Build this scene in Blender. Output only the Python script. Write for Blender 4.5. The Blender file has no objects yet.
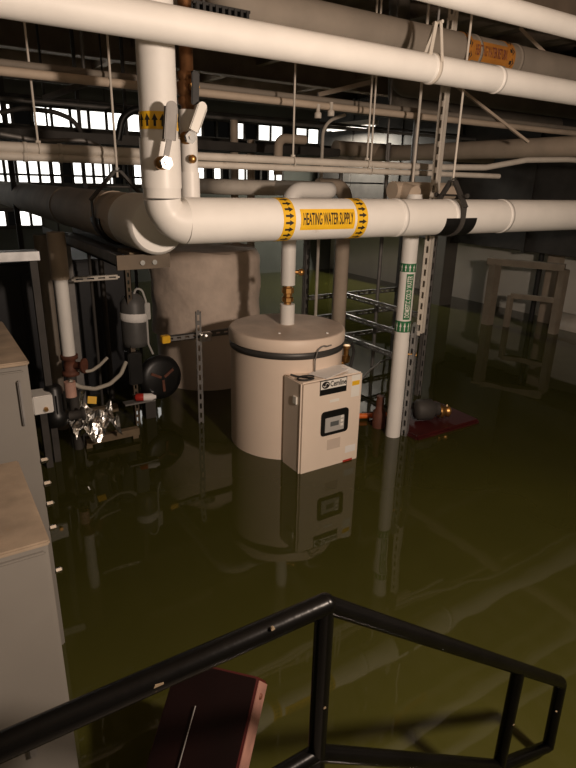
import bpy, bmesh, math, random
from mathutils import Vector, Matrix
random.seed(4)
PI = math.pi
# ------------------------------------------------------------------ camera
# world: X and Y follow the two wall directions of the room, Z up, water surface z = 0
H = 1.75                                    # eye above the water
F = 570.0                                   # focal length in pixels of a 576 x 768 frame
CR = Vector((0.84447633, -0.53507487, 0.02355036))
CD = Vector((-0.16046843, -0.29471868, -0.94201421))
CF = Vector((0.51098886, 0.79172961, -0.33474558))
EYE = Vector((0, 0, H))
scene = bpy.context.scene
col = scene.collection
cam_d = bpy.data.cameras.new('camera'); cam = bpy.data.objects.new('camera', cam_d); col.objects.link(cam)
cam.matrix_world = Matrix(((CR.x, -CD.x, -CF.x, 0), (CR.y, -CD.y, -CF.y, 0), (CR.z, -CD.z, -CF.z, H), (0, 0, 0, 1)))
cam_d.sensor_fit = 'VERTICAL'; cam_d.sensor_height = 32.0; cam_d.lens = 32.0 * F / 768.0
cam_d.clip_start = 0.02; cam_d.clip_end = 60
scene.camera = cam
# ------------------------------------------------------------------ world, lamps, exposure
w = bpy.data.worlds.new('world'); scene.world = w; w.use_nodes = True
w.node_tree.nodes['Background'].inputs[0].default_value = (0.8, 0.72, 0.62, 1)
w.node_tree.nodes['Background'].inputs[1].default_value = 0.003
def lamp(name, loc, energy, color, size, target=None, kind='AREA', sy=None):
    d = bpy.data.lights.new(name, kind); d.energy = energy; d.color = color
    if kind == 'AREA':
        d.size = size
        if sy: d.shape = 'RECTANGLE'; d.size_y = sy
    else:
        d.shadow_soft_size = size
    o = bpy.data.objects.new(name, d); col.objects.link(o); o.location = loc
    if target is not None:
        o.rotation_euler = (Vector(target) - Vector(loc)).to_track_quat('-Z', 'Y').to_euler()
    return o
lamp('stair_lamp', (1.36, -0.22, 1.90), 250, (1.0, 0.80, 0.65), 0.07, kind='POINT')
vs = scene.view_settings
vs.view_transform = 'Standard'; vs.look = 'None'; vs.exposure = 0.0; vs.gamma = 1.0; vs.use_curve_mapping = False

# ------------------------------------------------------------------ pixel -> place
def ray(x, y): return ((x - 288) * CR + (y - 384) * CD) / F + CF
def onq(x, y, q): d = ray(x, y); return EYE + d * (q / d.y)
def onp(x, y, p): d = ray(x, y); return EYE + d * (p / d.x)
def onz(x, y, z): d = ray(x, y); return EYE + d * ((z - H) / d.z)
def dep(v): return (Vector(v) - EYE).dot(CF)
def rad(px, v): return 0.5 * px * dep(v) / F

# ------------------------------------------------------------------ materials
MATS = {}
def mat(name, base, rough=0.5, metal=0.0, var=0.12, scale=6.0, bump=0.0, bscale=40.0, dirt=None, dirt_amt=0.0, dscale=3.0, ior=None, spec=None):
    if name in MATS: return MATS[name]
    m = bpy.data.materials.new(name); m.use_nodes = True
    nt = m.node_tree; n = nt.nodes; l = nt.links
    b = n['Principled BSDF']; b.inputs['Roughness'].default_value = rough; b.inputs['Metallic'].default_value = metal
    if ior: b.inputs['IOR'].default_value = ior
    if spec is not None: b.inputs['Specular IOR Level'].default_value = spec
    tc = n.new('ShaderNodeTexCoord')
    nz = n.new('ShaderNodeTexNoise'); nz.inputs['Scale'].default_value = scale; nz.inputs['Detail'].default_value = 5
    l.new(tc.outputs['Object'], nz.inputs['Vector'])
    r = n.new('ShaderNodeValToRGB')
    c0 = [max(0, c * (1 - var)) for c in base]; c1 = [min(1, c * (1 + var * 0.6)) for c in base]
    r.color_ramp.elements[0].position = 0.3; r.color_ramp.elements[0].color = (*c0, 1)
    r.color_ramp.elements[1].position = 0.7; r.color_ramp.elements[1].color = (*c1, 1)
    l.new(nz.outputs['Fac'], r.inputs['Fac'])
    out = r.outputs['Color']
    if dirt:
        n2 = n.new('ShaderNodeTexNoise'); n2.inputs['Scale'].default_value = dscale; n2.inputs['Detail'].default_value = 8
        n2.inputs['Roughness'].default_value = 0.7
        l.new(tc.outputs['Object'], n2.inputs['Vector'])
        r2 = n.new('ShaderNodeValToRGB'); r2.color_ramp.elements[0].position = 0.72 - dirt_amt; r2.color_ramp.elements[1].position = 0.80 - dirt_amt * 0.5
        l.new(n2.outputs['Fac'], r2.inputs['Fac'])
        mx = n.new('ShaderNodeMix'); mx.data_type = 'RGBA'; mx.inputs['B'].default_value = (*dirt, 1)
        l.new(r2.outputs['Color'], mx.inputs['Factor']); l.new(out, mx.inputs['A']); out = mx.outputs['Result']
    l.new(out, b.inputs['Base Color'])
    if bump:
        n3 = n.new('ShaderNodeTexNoise'); n3.inputs['Scale'].default_value = bscale; n3.inputs['Detail'].default_value = 3
        l.new(tc.outputs['Object'], n3.inputs['Vector'])
        bp = n.new('ShaderNodeBump'); bp.inputs['Strength'].default_value = bump; bp.inputs['Distance'].default_value = 0.01
        l.new(n3.outputs['Fac'], bp.inputs['Height']); l.new(bp.outputs['Normal'], b.inputs['Normal'])
    MATS[name] = m
    return m
def emis(name, color, strength):
    m = bpy.data.materials.new(name); m.use_nodes = True; nt = m.node_tree; nt.nodes.clear()
    o = nt.nodes.new('ShaderNodeOutputMaterial'); e = nt.nodes.new('ShaderNodeEmission')
    tc = nt.nodes.new('ShaderNodeTexCoord'); nz = nt.nodes.new('ShaderNodeTexNoise'); nz.inputs['Scale'].default_value = 1.3
    r = nt.nodes.new('ShaderNodeValToRGB')
    r.color_ramp.elements[0].position = 0.35; r.color_ramp.elements[0].color = (*[c * 0.55 for c in color], 1)
    r.color_ramp.elements[1].position = 0.55; r.color_ramp.elements[1].color = (*color, 1)
    nt.links.new(tc.outputs['Object'], nz.inputs['Vector']); nt.links.new(nz.outputs['Fac'], r.inputs['Fac'])
    nt.links.new(r.outputs['Color'], e.inputs['Color'])
    e.inputs['Strength'].default_value = strength; nt.links.new(e.outputs[0], o.inputs[0])
    MATS[name] = m
    return m
WHITE = mat('white_insulation', (0.80, 0.78, 0.74), 0.55, var=0.06, scale=5, bump=0.12, bscale=14, dirt=(0.55, 0.47, 0.38), dirt_amt=0.06, dscale=2.2)
SMOOTH = mat('white_jacket', (0.82, 0.80, 0.76), 0.42, var=0.05, scale=4)
CANVAS = mat('canvas_wrap', (0.74, 0.61, 0.51), 0.8, var=0.12, scale=9, bump=0.5, bscale=18, dirt=(0.34, 0.27, 0.2), dirt_amt=0.1, dscale=3)
TAN = mat('tan_insulation', (0.50, 0.41, 0.32), 0.7, var=0.15, scale=5, bump=0.2, bscale=12, dirt=(0.25, 0.19, 0.14), dirt_amt=0.1)
TANK = mat('cream_tank_enamel', (0.76, 0.63, 0.52), 0.5, var=0.05, scale=3, dirt=(0.5, 0.43, 0.35), dirt_amt=0.04)
BOXM = mat('cream_box_enamel', (0.80, 0.68, 0.57), 0.42, var=0.04, scale=4)
LID = mat('matt_lid', (0.62, 0.50, 0.41), 0.75, var=0.14, scale=7, bump=0.1, bscale=30)  # matt, mottled lid top, darker than the shell
GREYPAINT = mat('grey_cabinet_paint', (0.165, 0.153, 0.135), 0.6, var=0.1, scale=3, dirt=(0.20, 0.17, 0.14), dirt_amt=0.09, dscale=4)
GALV = mat('galvanised_steel', (0.42, 0.42, 0.42), 0.45, metal=0.75, var=0.2, scale=18)
GALVD = mat('dull_galvanised_steel', (0.22, 0.21, 0.20), 0.6, metal=0.5, var=0.2, scale=14)
PAINTED = mat('white_painted_steel', (0.62, 0.57, 0.50), 0.6, var=0.12, scale=10, dirt=(0.3, 0.24, 0.18), dirt_amt=0.06, dscale=8)
CHROME = mat('bright_steel', (0.85, 0.85, 0.83), 0.2, metal=1.0, var=0.08, scale=12)
BRASS = mat('tarnished_brass', (0.55, 0.30, 0.10), 0.35, metal=0.9, var=0.35, scale=22)
COPPER = mat('tarnished_copper', (0.33, 0.16, 0.07), 0.45, metal=0.8, var=0.4, scale=16)
BLACK = mat('black_paint', (0.008, 0.008, 0.008), 0.4, var=0.3, scale=10)
RAILM = mat('worn_black_rail_paint', (0.0022, 0.002, 0.0018), 0.27, var=0.3, scale=12, dirt=(0.10, 0.08, 0.065), dirt_amt=-0.03, dscale=14, bump=0.08, bscale=30, spec=0.12)
RUBBER = mat('black_rubber', (0.02, 0.019, 0.018), 0.6, var=0.3, scale=10)
DARKST = mat('dark_sooty_steel', (0.05, 0.045, 0.04), 0.7, var=0.3, scale=6)
YELLOW = mat('yellow_vinyl', (0.86, 0.50, 0.02), 0.45, var=0.06, scale=20)
ORANGE = mat('orange_vinyl', (0.36, 0.145, 0.022), 0.5, var=0.15, scale=12)
INK = mat('black_print', (0.015, 0.012, 0.01), 0.6, var=0.1)
INKRED = mat('dark_red_print', (0.13, 0.03, 0.015), 0.6, var=0.1)
GREENV = mat('green_vinyl', (0.02, 0.16, 0.055), 0.5, var=0.12, scale=20)
PRINTW = mat('white_print', (0.82, 0.80, 0.74), 0.5, var=0.03)
GREYV = mat('grey_plastic', (0.45, 0.44, 0.42), 0.45, var=0.06)
SCREEN = mat('grey_display', (0.12, 0.13, 0.13), 0.25, var=0.1)
PAPER = mat('paper', (0.80, 0.78, 0.76), 0.7, var=0.05, scale=14)
RED = mat('dark_red_paint', (0.05, 0.005, 0.004), 0.5, var=0.25, scale=8)
REDB = mat('red_plastic', (0.45, 0.03, 0.02), 0.45, var=0.15)
RUST = mat('rusty_red_iron', (0.13, 0.045, 0.025), 0.7, var=0.4, scale=20)
ORPL = mat('orange_conduit', (0.75, 0.16, 0.02), 0.5, var=0.1)
PINK = mat('pinkish_paint', (0.55, 0.33, 0.26), 0.6, var=0.15, scale=15)
DIM_DUSTY = mat('shaded_dust_grey_insulation', (0.22, 0.19, 0.155), 0.75, var=0.15, scale=5, bump=0.2, bscale=12)  # dusty grey, darkened to carry the shade on pipes behind the bright one
WOOD = mat('dusty_wood', (0.17, 0.125, 0.075), 0.8, var=0.25, scale=10)
FOIL = mat('crumpled_foil', (0.8, 0.8, 0.78), 0.22, metal=1.0, var=0.1, scale=12, bump=0.8, bscale=20)
CONC = mat('concrete', (0.30, 0.27, 0.23), 0.9, var=0.2, scale=2.5, bump=0.2, bscale=25)
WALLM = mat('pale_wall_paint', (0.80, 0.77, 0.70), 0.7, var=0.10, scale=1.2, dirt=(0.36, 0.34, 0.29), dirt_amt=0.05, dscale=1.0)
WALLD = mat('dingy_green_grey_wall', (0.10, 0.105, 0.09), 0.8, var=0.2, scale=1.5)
CEILM = mat('sooty_steel_deck', (0.32, 0.26, 0.20), 0.8, var=0.25, scale=4)
BEAMM = mat('sooty_beam', (0.36, 0.28, 0.21), 0.75, var=0.25, scale=4)
CLEAR = mat('pale_tubing', (0.45, 0.42, 0.36), 0.35, var=0.1)
GLOW = emis('daylit_pane', (1.0, 0.97, 0.9), 3.2)
# flood water: cloudy olive body under a mirror-smooth surface
WATER = mat('murky_water', (0.038, 0.037, 0.008), 0.03, var=0.15, scale=0.8, ior=1.40)
nt = WATER.node_tree; b = nt.nodes['Principled BSDF']
tcw = nt.nodes.new('ShaderNodeTexCoord'); nw = nt.nodes.new('ShaderNodeTexNoise'); nw.inputs['Scale'].default_value = 2.2; nw.inputs['Detail'].default_value = 2
bw = nt.nodes.new('ShaderNodeBump'); bw.inputs['Strength'].default_value = 0.05; bw.inputs['Distance'].default_value = 0.05
nt.links.new(tcw.outputs['Object'], nw.inputs['Vector']); nt.links.new(nw.outputs['Fac'], bw.inputs['Height']); nt.links.new(bw.outputs['Normal'], b.inputs['Normal'])

# ------------------------------------------------------------------ mesh helpers
V = Vector
class MB:
    def __init__(s): s.v = []; s.f = []; s.smooth = []
    def add(s, vs, fs, sm=False):
        o = len(s.v); s.v += [V(x) for x in vs]; s.f += [tuple(i + o for i in f) for f in fs]; s.smooth += [sm] * len(fs); return s
    def obox(s, c, ax, hs, bev=0.0):
        c = V(c); a = [V(x).normalized() for x in ax]
        if bev <= 0:
            vs = [c + a[0] * hs[0] * i + a[1] * hs[1] * j + a[2] * hs[2] * k for i in (-1, 1) for j in (-1, 1) for k in (-1, 1)]
            return s.add(vs, [(0, 1, 3, 2), (4, 6, 7, 5), (0, 4, 5, 1), (2, 3, 7, 6), (0, 2, 6, 4), (1, 5, 7, 3)])
        bm = bmesh.new(); bmesh.ops.create_cube(bm, size=2)
        for v in bm.verts: v.co = V((v.co.x * hs[0], v.co.y * hs[1], v.co.z * hs[2]))
        bmesh.ops.bevel(bm, geom=bm.edges[:], offset=bev, segments=2, affect='EDGES')
        bm.verts.index_update()
        vs = [c + a[0] * v.co.x + a[1] * v.co.y + a[2] * v.co.z for v in bm.verts]
        fs = [tuple(v.index for v in f.verts) for f in bm.faces]; bm.free()
        return s.add(vs, fs)
    def box(s, lo, hi, bev=0.0):
        lo, hi = V(lo), V(hi); h = (hi - lo) / 2
        return s.obox((lo + hi) / 2, ((1, 0, 0), (0, 1, 0), (0, 0, 1)), h, bev)
    def bar(s, a, b_, w_, h_, up=(0, 0, 1), bev=0.0):
        a, b_ = V(a), V(b_); t = (b_ - a).normalized(); u = V(up); sd = t.cross(u)
        if sd.length < 1e-4: sd = t.cross(V((1, 0, 0)))
        sd.normalize(); u = sd.cross(t)
        return s.obox((a + b_) / 2, (t, sd, u), ((b_ - a).length / 2, w_ / 2, h_ / 2), bev)
    def tube(s, pts, r, seg=16, caps=True, sm=True):
        pts = [V(p) for p in pts]; n = len(pts)
        rs = r if isinstance(r, (list, tuple)) else [r] * n
        tg = []
        for i in range(n):
            t = V((0, 0, 0))
            if i > 0: t += (pts[i] - pts[i - 1]).normalized()
            if i < n - 1: t += (pts[i + 1] - pts[i]).normalized()
            tg.append(t.normalized())
        u = tg[0].orthogonal().normalized(); vs = []
        for i in range(n):
            u = (u - tg[i] * u.dot(tg[i])).normalized(); w_ = tg[i].cross(u)
            vs += [pts[i] + (u * math.cos(2 * PI * k / seg) + w_ * math.sin(2 * PI * k / seg)) * rs[i] for k in range(seg)]
        fs = [(i * seg + k, i * seg + (k + 1) % seg, (i + 1) * seg + (k + 1) % seg, (i + 1) * seg + k) for i in range(n - 1) for k in range(seg)]
        s.add(vs, fs, sm)
        if caps:
            s.add(vs[:seg][::-1], [tuple(range(seg))]); s.add(vs[-seg:], [tuple(range(seg))])
        return s
    def lathe(s, c, prof, seg=32, axis=(0, 0, 1), sm=True):      # prof: (radius, height) pairs
        a = V(axis).normalized(); u = a.orthogonal().normalized(); w_ = a.cross(u); c = V(c); n = len(prof)
        vs = [c + a * h + (u * math.cos(2 * PI * k / seg) + w_ * math.sin(2 * PI * k / seg)) * r for r, h in prof for k in range(seg)]
        fs = [(i * seg + k, i * seg + (k + 1) % seg, (i + 1) * seg + (k + 1) % seg, (i + 1) * seg + k) for i in range(n - 1) for k in range(seg)]
        s.add(vs, fs, sm)
        s.add(vs[:seg][::-1], [tuple(range(seg))]); s.add(vs[-seg:], [tuple(range(seg))]); return s
    def ball(s, c, r, seg=12):
        pr = [(max(1e-4, r * math.sin(PI * i / 8)), -r * math.cos(PI * i / 8)) for i in range(9)]
        return s.lathe(c, pr, seg)
    def hexnut(s, c, axis, r, h): return s.lathe(c, [(r, -h / 2), (r, h / 2)], 6, axis, sm=False)
    def ring(s, c, axis, r, tube_r, seg=28):
        a = V(axis).normalized(); u = a.orthogonal().normalized(); w_ = a.cross(u)
        pts = [V(c) + (u * math.cos(2 * PI * k / seg) + w_ * math.sin(2 * PI * k / seg)) * r for k in range(seg + 1)]
        return s.tube(pts, tube_r, 8, caps=False)
    def extrude(s, pts, d):                                       # polygon + depth vector
        n = len(pts); p = [V(x) for x in pts]; d = V(d)
        fs = [tuple(range(n))[::-1], tuple(range(n, 2 * n))] + [(i, (i + 1) % n, n + (i + 1) % n, n + i) for i in range(n)]
        return s.add(p + [x + d for x in p], fs)
    def build(s, name, m, parent=None):
        me = bpy.data.meshes.new(name)
        off = parent.matrix_world.translation if parent is not None else V((0, 0, 0))
        if parent is not None: off = WLOC[parent.name]
        me.from_pydata([tuple(v - off) for v in s.v], [], s.f); me.validate(verbose=False)
        if len(me.polygons) == len(s.smooth): me.polygons.foreach_set('use_smooth', s.smooth)
        bm = bmesh.new(); bm.from_mesh(me); bmesh.ops.recalc_face_normals(bm, faces=bm.faces[:]); bm.to_mesh(me); bm.free()
        me.materials.append(m); me.update()
        o = bpy.data.objects.new(name, me); col.objects.link(o)
        if parent is not None: o.parent = parent
        WLOC[o.name] = off.copy()
        return o
WLOC = {}
def thing(name, label, cat, loc, group=None):
    o = bpy.data.objects.new(name, None); col.objects.link(o); o.location = loc; o.empty_display_size = 0.05
    o['label'] = label; o['category'] = cat
    if group: o['group'] = group
    WLOC[o.name] = V(loc); return o
def tag(o, label, cat, group=None):
    o['label'] = label; o['category'] = cat
    if group: o['group'] = group
    return o
def struct(o, label=None): o['kind'] = 'structure'; return o
def origin(o, loc):                                               # move a one-mesh thing's origin to its base
    loc = V(loc); d = loc - o.location
    for v in o.data.vertices: v.co -= d
    o.location = loc; WLOC[o.name] = loc.copy(); return o
def solo(mb, name, m, label, cat, group=None):
    xs = mb.v; lo = V((sum(v.x for v in xs) / len(xs), sum(v.y for v in xs) / len(xs), min(v.z for v in xs)))
    o = mb.build(name, m); origin(o, lo); return tag(o, label, cat, group)
def bend(pts, r, n=7):                                            # round the corners of a polyline
    pts = [V(p) for p in pts]; out = [pts[0]]
    for i in range(1, len(pts) - 1):
        a, b_, c = pts[i - 1], pts[i], pts[i + 1]; u = (a - b_).normalized(); v = (c - b_).normalized()
        ang = u.angle(v)
        if ang > PI - 0.02: out.append(b_); continue
        t = r / math.tan(ang / 2); t = min(t, (a - b_).length * 0.49, (c - b_).length * 0.49); rr = t * math.tan(ang / 2)
        cen = b_ + (u + v).normalized() * (rr / math.sin(ang / 2)); p0 = b_ + u * t - cen; p1 = b_ + v * t - cen; tot = p0.angle(p1)
        for k in range(n + 1):
            x = tot * k / n; out.append(cen + (p0 * math.sin(tot - x) + p1 * math.sin(x)) / math.sin(tot))
    out.append(pts[-1]); return out
def text_mesh(s, size, bold=0.0):
    cu = bpy.data.curves.new('t', 'FONT'); cu.body = s; cu.size = size; cu.align_x = 'CENTER'; cu.align_y = 'CENTER'; cu.offset = bold; cu.resolution_u = 3
    o = bpy.data.objects.new('t', cu); col.objects.link(o)
    me = bpy.data.meshes.new_from_object(o.evaluated_get(bpy.context.evaluated_depsgraph_get())); bpy.data.objects.remove(o)
    return me
def flat_text(s, size, org, ux, uy, name, m, parent, width=None, bold=0.0):
    me = text_mesh(s, size, bold); xs = [v.co.x for v in me.vertices]; k = width / (max(xs) - min(xs)) if width else 1
    mb = MB(); mb.add([V(org) + V(ux) * v.co.x * k + V(uy) * v.co.y for v in me.vertices], [tuple(p.vertices) for p in me.polygons])
    return mb.build(name, m, parent)
# things wrapped on a cylinder: axis direction a, reference direction n (towards the viewer), u = a x n
def cyl_pt(c, a, n, r, s, th): u = V(a).cross(V(n)); return V(c) + V(a) * s + (V(n) * math.cos(th) + u * math.sin(th)) * r
def cyl_patch(mb, c, a, n, r, s0, s1, t0, t1, k=12, thick=0.0015):
    vs = []; m_ = k + 1
    for rr in (r + thick, r - 0.004):
        for s in (s0, s1):
            vs += [cyl_pt(c, a, n, rr, s, t0 + (t1 - t0) * i / k) for i in range(m_)]
    fs = []
    for i in range(k):
        fs += [(i, i + 1, m_ + i + 1, m_ + i), (2 * m_ + i, 3 * m_ + i, 3 * m_ + i + 1, 2 * m_ + i + 1), (i, 2 * m_ + i, 2 * m_ + i + 1, i + 1), (m_ + i, m_ + i + 1, 3 * m_ + i + 1, 3 * m_ + i)]
    fs += [(0, m_, 3 * m_, 2 * m_), (k, 2 * m_ + k, 3 * m_ + k, m_ + k)]
    return mb.add(vs, fs)
def cyl_text(s, size, c, a, n, r, s_mid, th_mid, width, name, m, parent, along=True, bold=0.0, flip=1):
    me = text_mesh(s, size, bold); bm = bmesh.new(); bm.from_mesh(me)
    for i in range(-5, 6):
        g = bm.verts[:] + bm.edges[:] + bm.faces[:]
        co = (0, i * size / 9, 0) if along else (i * width / 11, 0, 0)
        bmesh.ops.bisect_plane(bm, geom=g, plane_co=co, plane_no=(0, 1, 0) if along else (1, 0, 0))
    xs = [v.co.x for v in bm.verts]; k = width / (max(xs) - min(xs)); bm.verts.index_update()
    vs = []
    for v in bm.verts:
        x, y = v.co.x * k * flip, v.co.y * flip
        vs.append(cyl_pt(c, a, n, r + 0.0022, s_mid + x, th_mid + y / r) if along else cyl_pt(c, a, n, r + 0.0022, s_mid + y, th_mid + x / r))
    fs = [tuple(v.index for v in f.verts) for f in bm.faces]; bm.free()
    return MB().add(vs, fs).build(name, m, parent)
def strut(a, b_, w_, d_, n, pitch=0.075, slot=0.042, th=0.004):   # slotted channel; n = outward normal of the slotted web
    a, b_ = V(a), V(b_); t = (b_ - a).normalized(); L = (b_ - a).length; n = V(n); n = (n - t * n.dot(t)).normalized(); sd = t.cross(n)
    mb = MB(); mid = (a + b_) / 2
    for s in (-1, 1): mb.obox(mid + sd * s * (w_ / 2 - th / 2), (t, sd, n), (L / 2, th / 2, d_ / 2))
    for s in (-1, 1): mb.obox(mid + sd * s * (w_ / 2 - w_ * 0.16) + n * (d_ / 2 - th / 2), (t, sd, n), (L / 2, w_ * 0.16, th / 2))
    for s in (-1, 1): mb.obox(mid + sd * s * (w_ / 2 - w_ * 0.12) - n * (d_ / 2 - th / 2), (t, sd, n), (L / 2, w_ * 0.12, th / 2))
    k = max(2, int(L / pitch))
    for i in range(k + 1): mb.obox(a + t * (L * i / k) + n * (d_ / 2 - th / 2), (t, sd, n), ((pitch - slot) / 2, w_ * 0.2, th / 2))
    return mb
def joint(mb, c, a, r, wd=0.02, th=0.003): return mb.lathe(V(c), [(r - 0.004, -wd / 2), (r + th, -wd / 2), (r + th, wd / 2), (r - 0.004, wd / 2)], 32, a)
X, Y, Z = V((1, 0, 0)), V((0, 1, 0)), V((0, 0, 1))
FLOOR = -0.95
PW, QW = 7.45, 10.0                          # right wall, back wall
CEIL = 3.35

# ================================================================== setting
struct(MB().box((-2.6, -2.6, FLOOR - 0.1), (PW + 0.15, QW + 0.15, FLOOR)).build('floor', CONC))
wt = MB(); wt.add([(-2.45, -2.45, 0), (PW, -2.45, 0), (PW, QW, 0), (-2.45, QW, 0)], [(0, 1, 2, 3)])
wo = wt.build('flood_water', WATER); wo['kind'] = 'stuff'; wo['label'] = 'still murky olive flood water covering the whole floor'; wo['category'] = 'water'
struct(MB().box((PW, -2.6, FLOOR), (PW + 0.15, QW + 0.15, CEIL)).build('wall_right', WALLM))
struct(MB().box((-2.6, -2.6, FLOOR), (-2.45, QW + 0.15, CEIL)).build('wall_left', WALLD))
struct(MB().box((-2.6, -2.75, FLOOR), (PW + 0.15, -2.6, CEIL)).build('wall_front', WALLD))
# back wall with two bands of small panes and a low corner window
def window(name, p0, p1, z0, z1, n, skip=()):
    m = MB(); pw_ = (p1 - p0) / n
    for z in (z0, z1): m.box((p0, QW - 0.02, z - 0.025), (p1, QW + 0.05, z + 0.025))
    for i in range(n + 1): m.box((p0 + i * pw_ - 0.02, QW - 0.03, z0), (p0 + i * pw_ + 0.02, QW + 0.06, z1))
    o = struct(m.build(name, DARKST))
    for i in range(n):
        if i in skip: continue
        MB().box((p0 + i * pw_ + 0.022, QW - 0.005, z0 + 0.027), (p0 + (i + 1) * pw_ - 0.022, QW + 0.012, z1 - 0.027)).build('pane', GLOW, o)
    return o
zA0, zA1, zB0, zB1, zC0, zC1 = 2.44, 2.74, 1.62, 2.02, 0.98, 1.24
bw_ = MB()
for a, b_ in ((FLOOR, zC0), (zC1, zB0), (zB1, zA0), (zA1, CEIL)): bw_.box((-2.6, QW, a), (PW, QW + 0.15, b_))
bw_.box((1.75, QW, zC0), (PW, QW + 0.15, zC1)); bw_.box((6.2, QW, zB0), (PW, QW + 0.15, zB1)); bw_.box((7.3, QW, zA0), (PW, QW + 0.15, zA1))
for a, b_ in ((zC0, zC1), (zB0, zB1), (zA0, zA1)): bw_.box((-2.6, QW, a), (-1.0, QW + 0.15, b_))
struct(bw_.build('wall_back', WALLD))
window('window_1', -1.0, 7.3, zA0, zA1, 30, (9, 17, 18, 20, 21, 23, 26))
window('window_2', -1.0, 6.2, zB0, zB1, 44, (12, 19, 24, 25, 28, 29, 31, 32, 34, 36, 37, 40, 41))
window('window_3', -1.0, 1.75, zC0, zC1, 16, (11, 13))
# ceiling: ribbed deck and beams
deck = MB(); prof = []
x = -2.6; k = 0
while x < PW + 0.15:
    z = CEIL + (0.05 if k % 4 in (1, 2) else 0.0); prof.append((x, z)); x += 0.07 if k % 2 == 0 else 0.10; k += 1
vs_ = [(a, q, z) for a, z in prof for q in (-2.7, QW + 0.15)]
deck.add(vs_, [(2 * i, 2 * i + 1, 2 * i + 3, 2 * i + 2) for i in range(len(prof) - 1)])
ceil = struct(deck.build('ceiling', CEILM))
def ibeam(q, z0, h, wd):
    m = MB(); m.box((-2.4, q - wd / 2, z0), (PW, q + wd / 2, z0 + 0.018)); m.box((-2.4, q - 0.01, z0), (PW, q + 0.01, z0 + h)); m.box((-2.4, q - wd / 2, z0 + h - 0.018), (PW, q + wd / 2, z0 + h))
    return m.build('beam', BEAMM, ceil)
for q in (3.55, 5.6, 7.6, 9.4): ibeam(q, CEIL - 0.30, 0.30, 0.16)
for p in (-0.8, 0.9, 2.6, 4.3, 6.0):
    MB().box((p - 0.05, -2.4, CEIL - 0.14), (p + 0.05, QW, CEIL)).build('joist', BEAMM, ceil)
# stair landing under the camera
struct(MB().box((-2.4, -2.5, FLOOR), (0.62, 0.62, 0.10)).build('stair_landing', CONC))

# ================================================================== heating water supply pipe with riser
QM = 2.45
pm = onq(190, 221, QM); ZM = pm.z; RM = 0.1; rr = 0.0775
pr = onq(162, 190, QM); PR = pr.x
t = thing('heating_pipe', 'white insulated heating pipe with yellow sign, elbowing up into a riser', 'pipe', (PR, QM, ZM - RM))
path = bend([(PR, QM, ZM + 0.5), (PR, QM, ZM), (PR + 0.5, QM, ZM)], 0.092, 12)
el = path[1:-1]
ztop = CEIL
mb = MB(); mb.tube([el[0] + Z * 0.005, V((PR, QM, onq(161, 188, QM).z))], rr + 0.002, 32); mb.build('elbow_collar', WHITE, t)
zs = onq(161, 139, QM).z; zc = onq(161, 188, QM).z
MB().tube([(PR, QM, zc), (PR, QM, zs)], rr + 0.006, 32).build('riser_sleeve', SMOOTH, t)
MB().tube([(PR, QM, zs), (PR, QM, CEIL)], rr - 0.001, 32).build('riser', WHITE, t)
rads = [rr + (RM - rr) * max(0, (i - 5)) / (len(el) - 6) for i in range(len(el))]
MB().tube(el, rads, 32).build('elbow', SMOOTH, t)
pe = onq(576, 215, QM)
p_end = 6.7
MB().tube([el[-1], (p_end, QM, ZM)], RM, 36).build('insulation', WHITE, t)
for xx in (395, 446, 500): joint(MB(), (onq(xx, 216, QM).x, QM, ZM), X, RM, 0.03).build('joint_band', SMOOTH, t)
vd = (EYE - V((onq(328, 220, QM).x, QM, ZM))); vd.x = 0; nm = vd.normalized()          # toward the room's near side
def yellow_band(parent, c, axis, n, r, s0, s1, arrow_dir=1, m=YELLOW, count=20, full=2 * PI):
    mb = MB(); cyl_patch(mb, c, axis, n, r, s0, s1, -full / 2, full / 2, 40); bnd = mb.build('flow_band', m, parent)
    wd = s1 - s0; mid = (s0 + s1) / 2
    for i in range(count):
        th = -full / 2 + full * (i + 0.5) / count; h = full / count * 0.40
        P = lambda s, k: cyl_pt(c, axis, n, r + 0.0028, mid + s * wd * arrow_dir, th + k * h)
        a = MB(); a.add([P(0.36, 0), P(0.0, 1), P(0.0, 0.4), P(-0.34, 0.4), P(-0.34, -0.4), P(0.0, -0.4), P(0.0, -1)], [(0, 1, 2, 3, 4, 5, 6)])
        a.build('arrow', INK, bnd)
    return bnd
cM = V((0, QM, ZM))
for x0, x1 in ((284, 296), (357.5, 368)):
    yellow_band(t, cM, X, nm, RM, onq(x0, 220, QM - RM).x, onq(x1, 220, QM - RM).x)
s0, s1 = onq(301, 222, QM - RM).x, onq(355, 222, QM - RM).x
sg = MB(); cyl_patch(sg, cM, X, nm, RM, s0, s1, -0.48, 0.52, 10); sgo = sg.build('pipe_sign', YELLOW, t); sgo['label'] = 'yellow pipe sign reading HEATING WATER SUPPLY'
# a x n for X, nm: u = X cross nm points up (nm about -Y): X x -Y = -Z ; so flip theta
def sup_text():
    u = X.cross(nm)
    flip = 1 if u.z > 0 else -1
    me = text_mesh('HEATING WATER SUPPLY', 0.078, 0.0012); bm = bmesh.new(); bm.from_mesh(me)
    for i in range(-5, 6): bmesh.ops.bisect_plane(bm, geom=bm.verts[:] + bm.edges[:] + bm.faces[:], plane_co=(0, i * 0.009, 0), plane_no=(0, 1, 0))
    xs = [v.co.x for v in bm.verts]; k = (s1 - s0) * 0.92 / (max(xs) - min(xs)); bm.verts.index_update()
    vs2 = [cyl_pt(cM, X, nm, RM + 0.003, (s0 + s1) / 2 + v.co.x * k, flip * v.co.y / RM + 0.02) for v in bm.verts]
    fs2 = [tuple(v.index for v in f.verts) for f in bm.faces]; bm.free()
    MB().add(vs2, fs2).build('lettering', INK, sgo)
sup_text()
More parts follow.
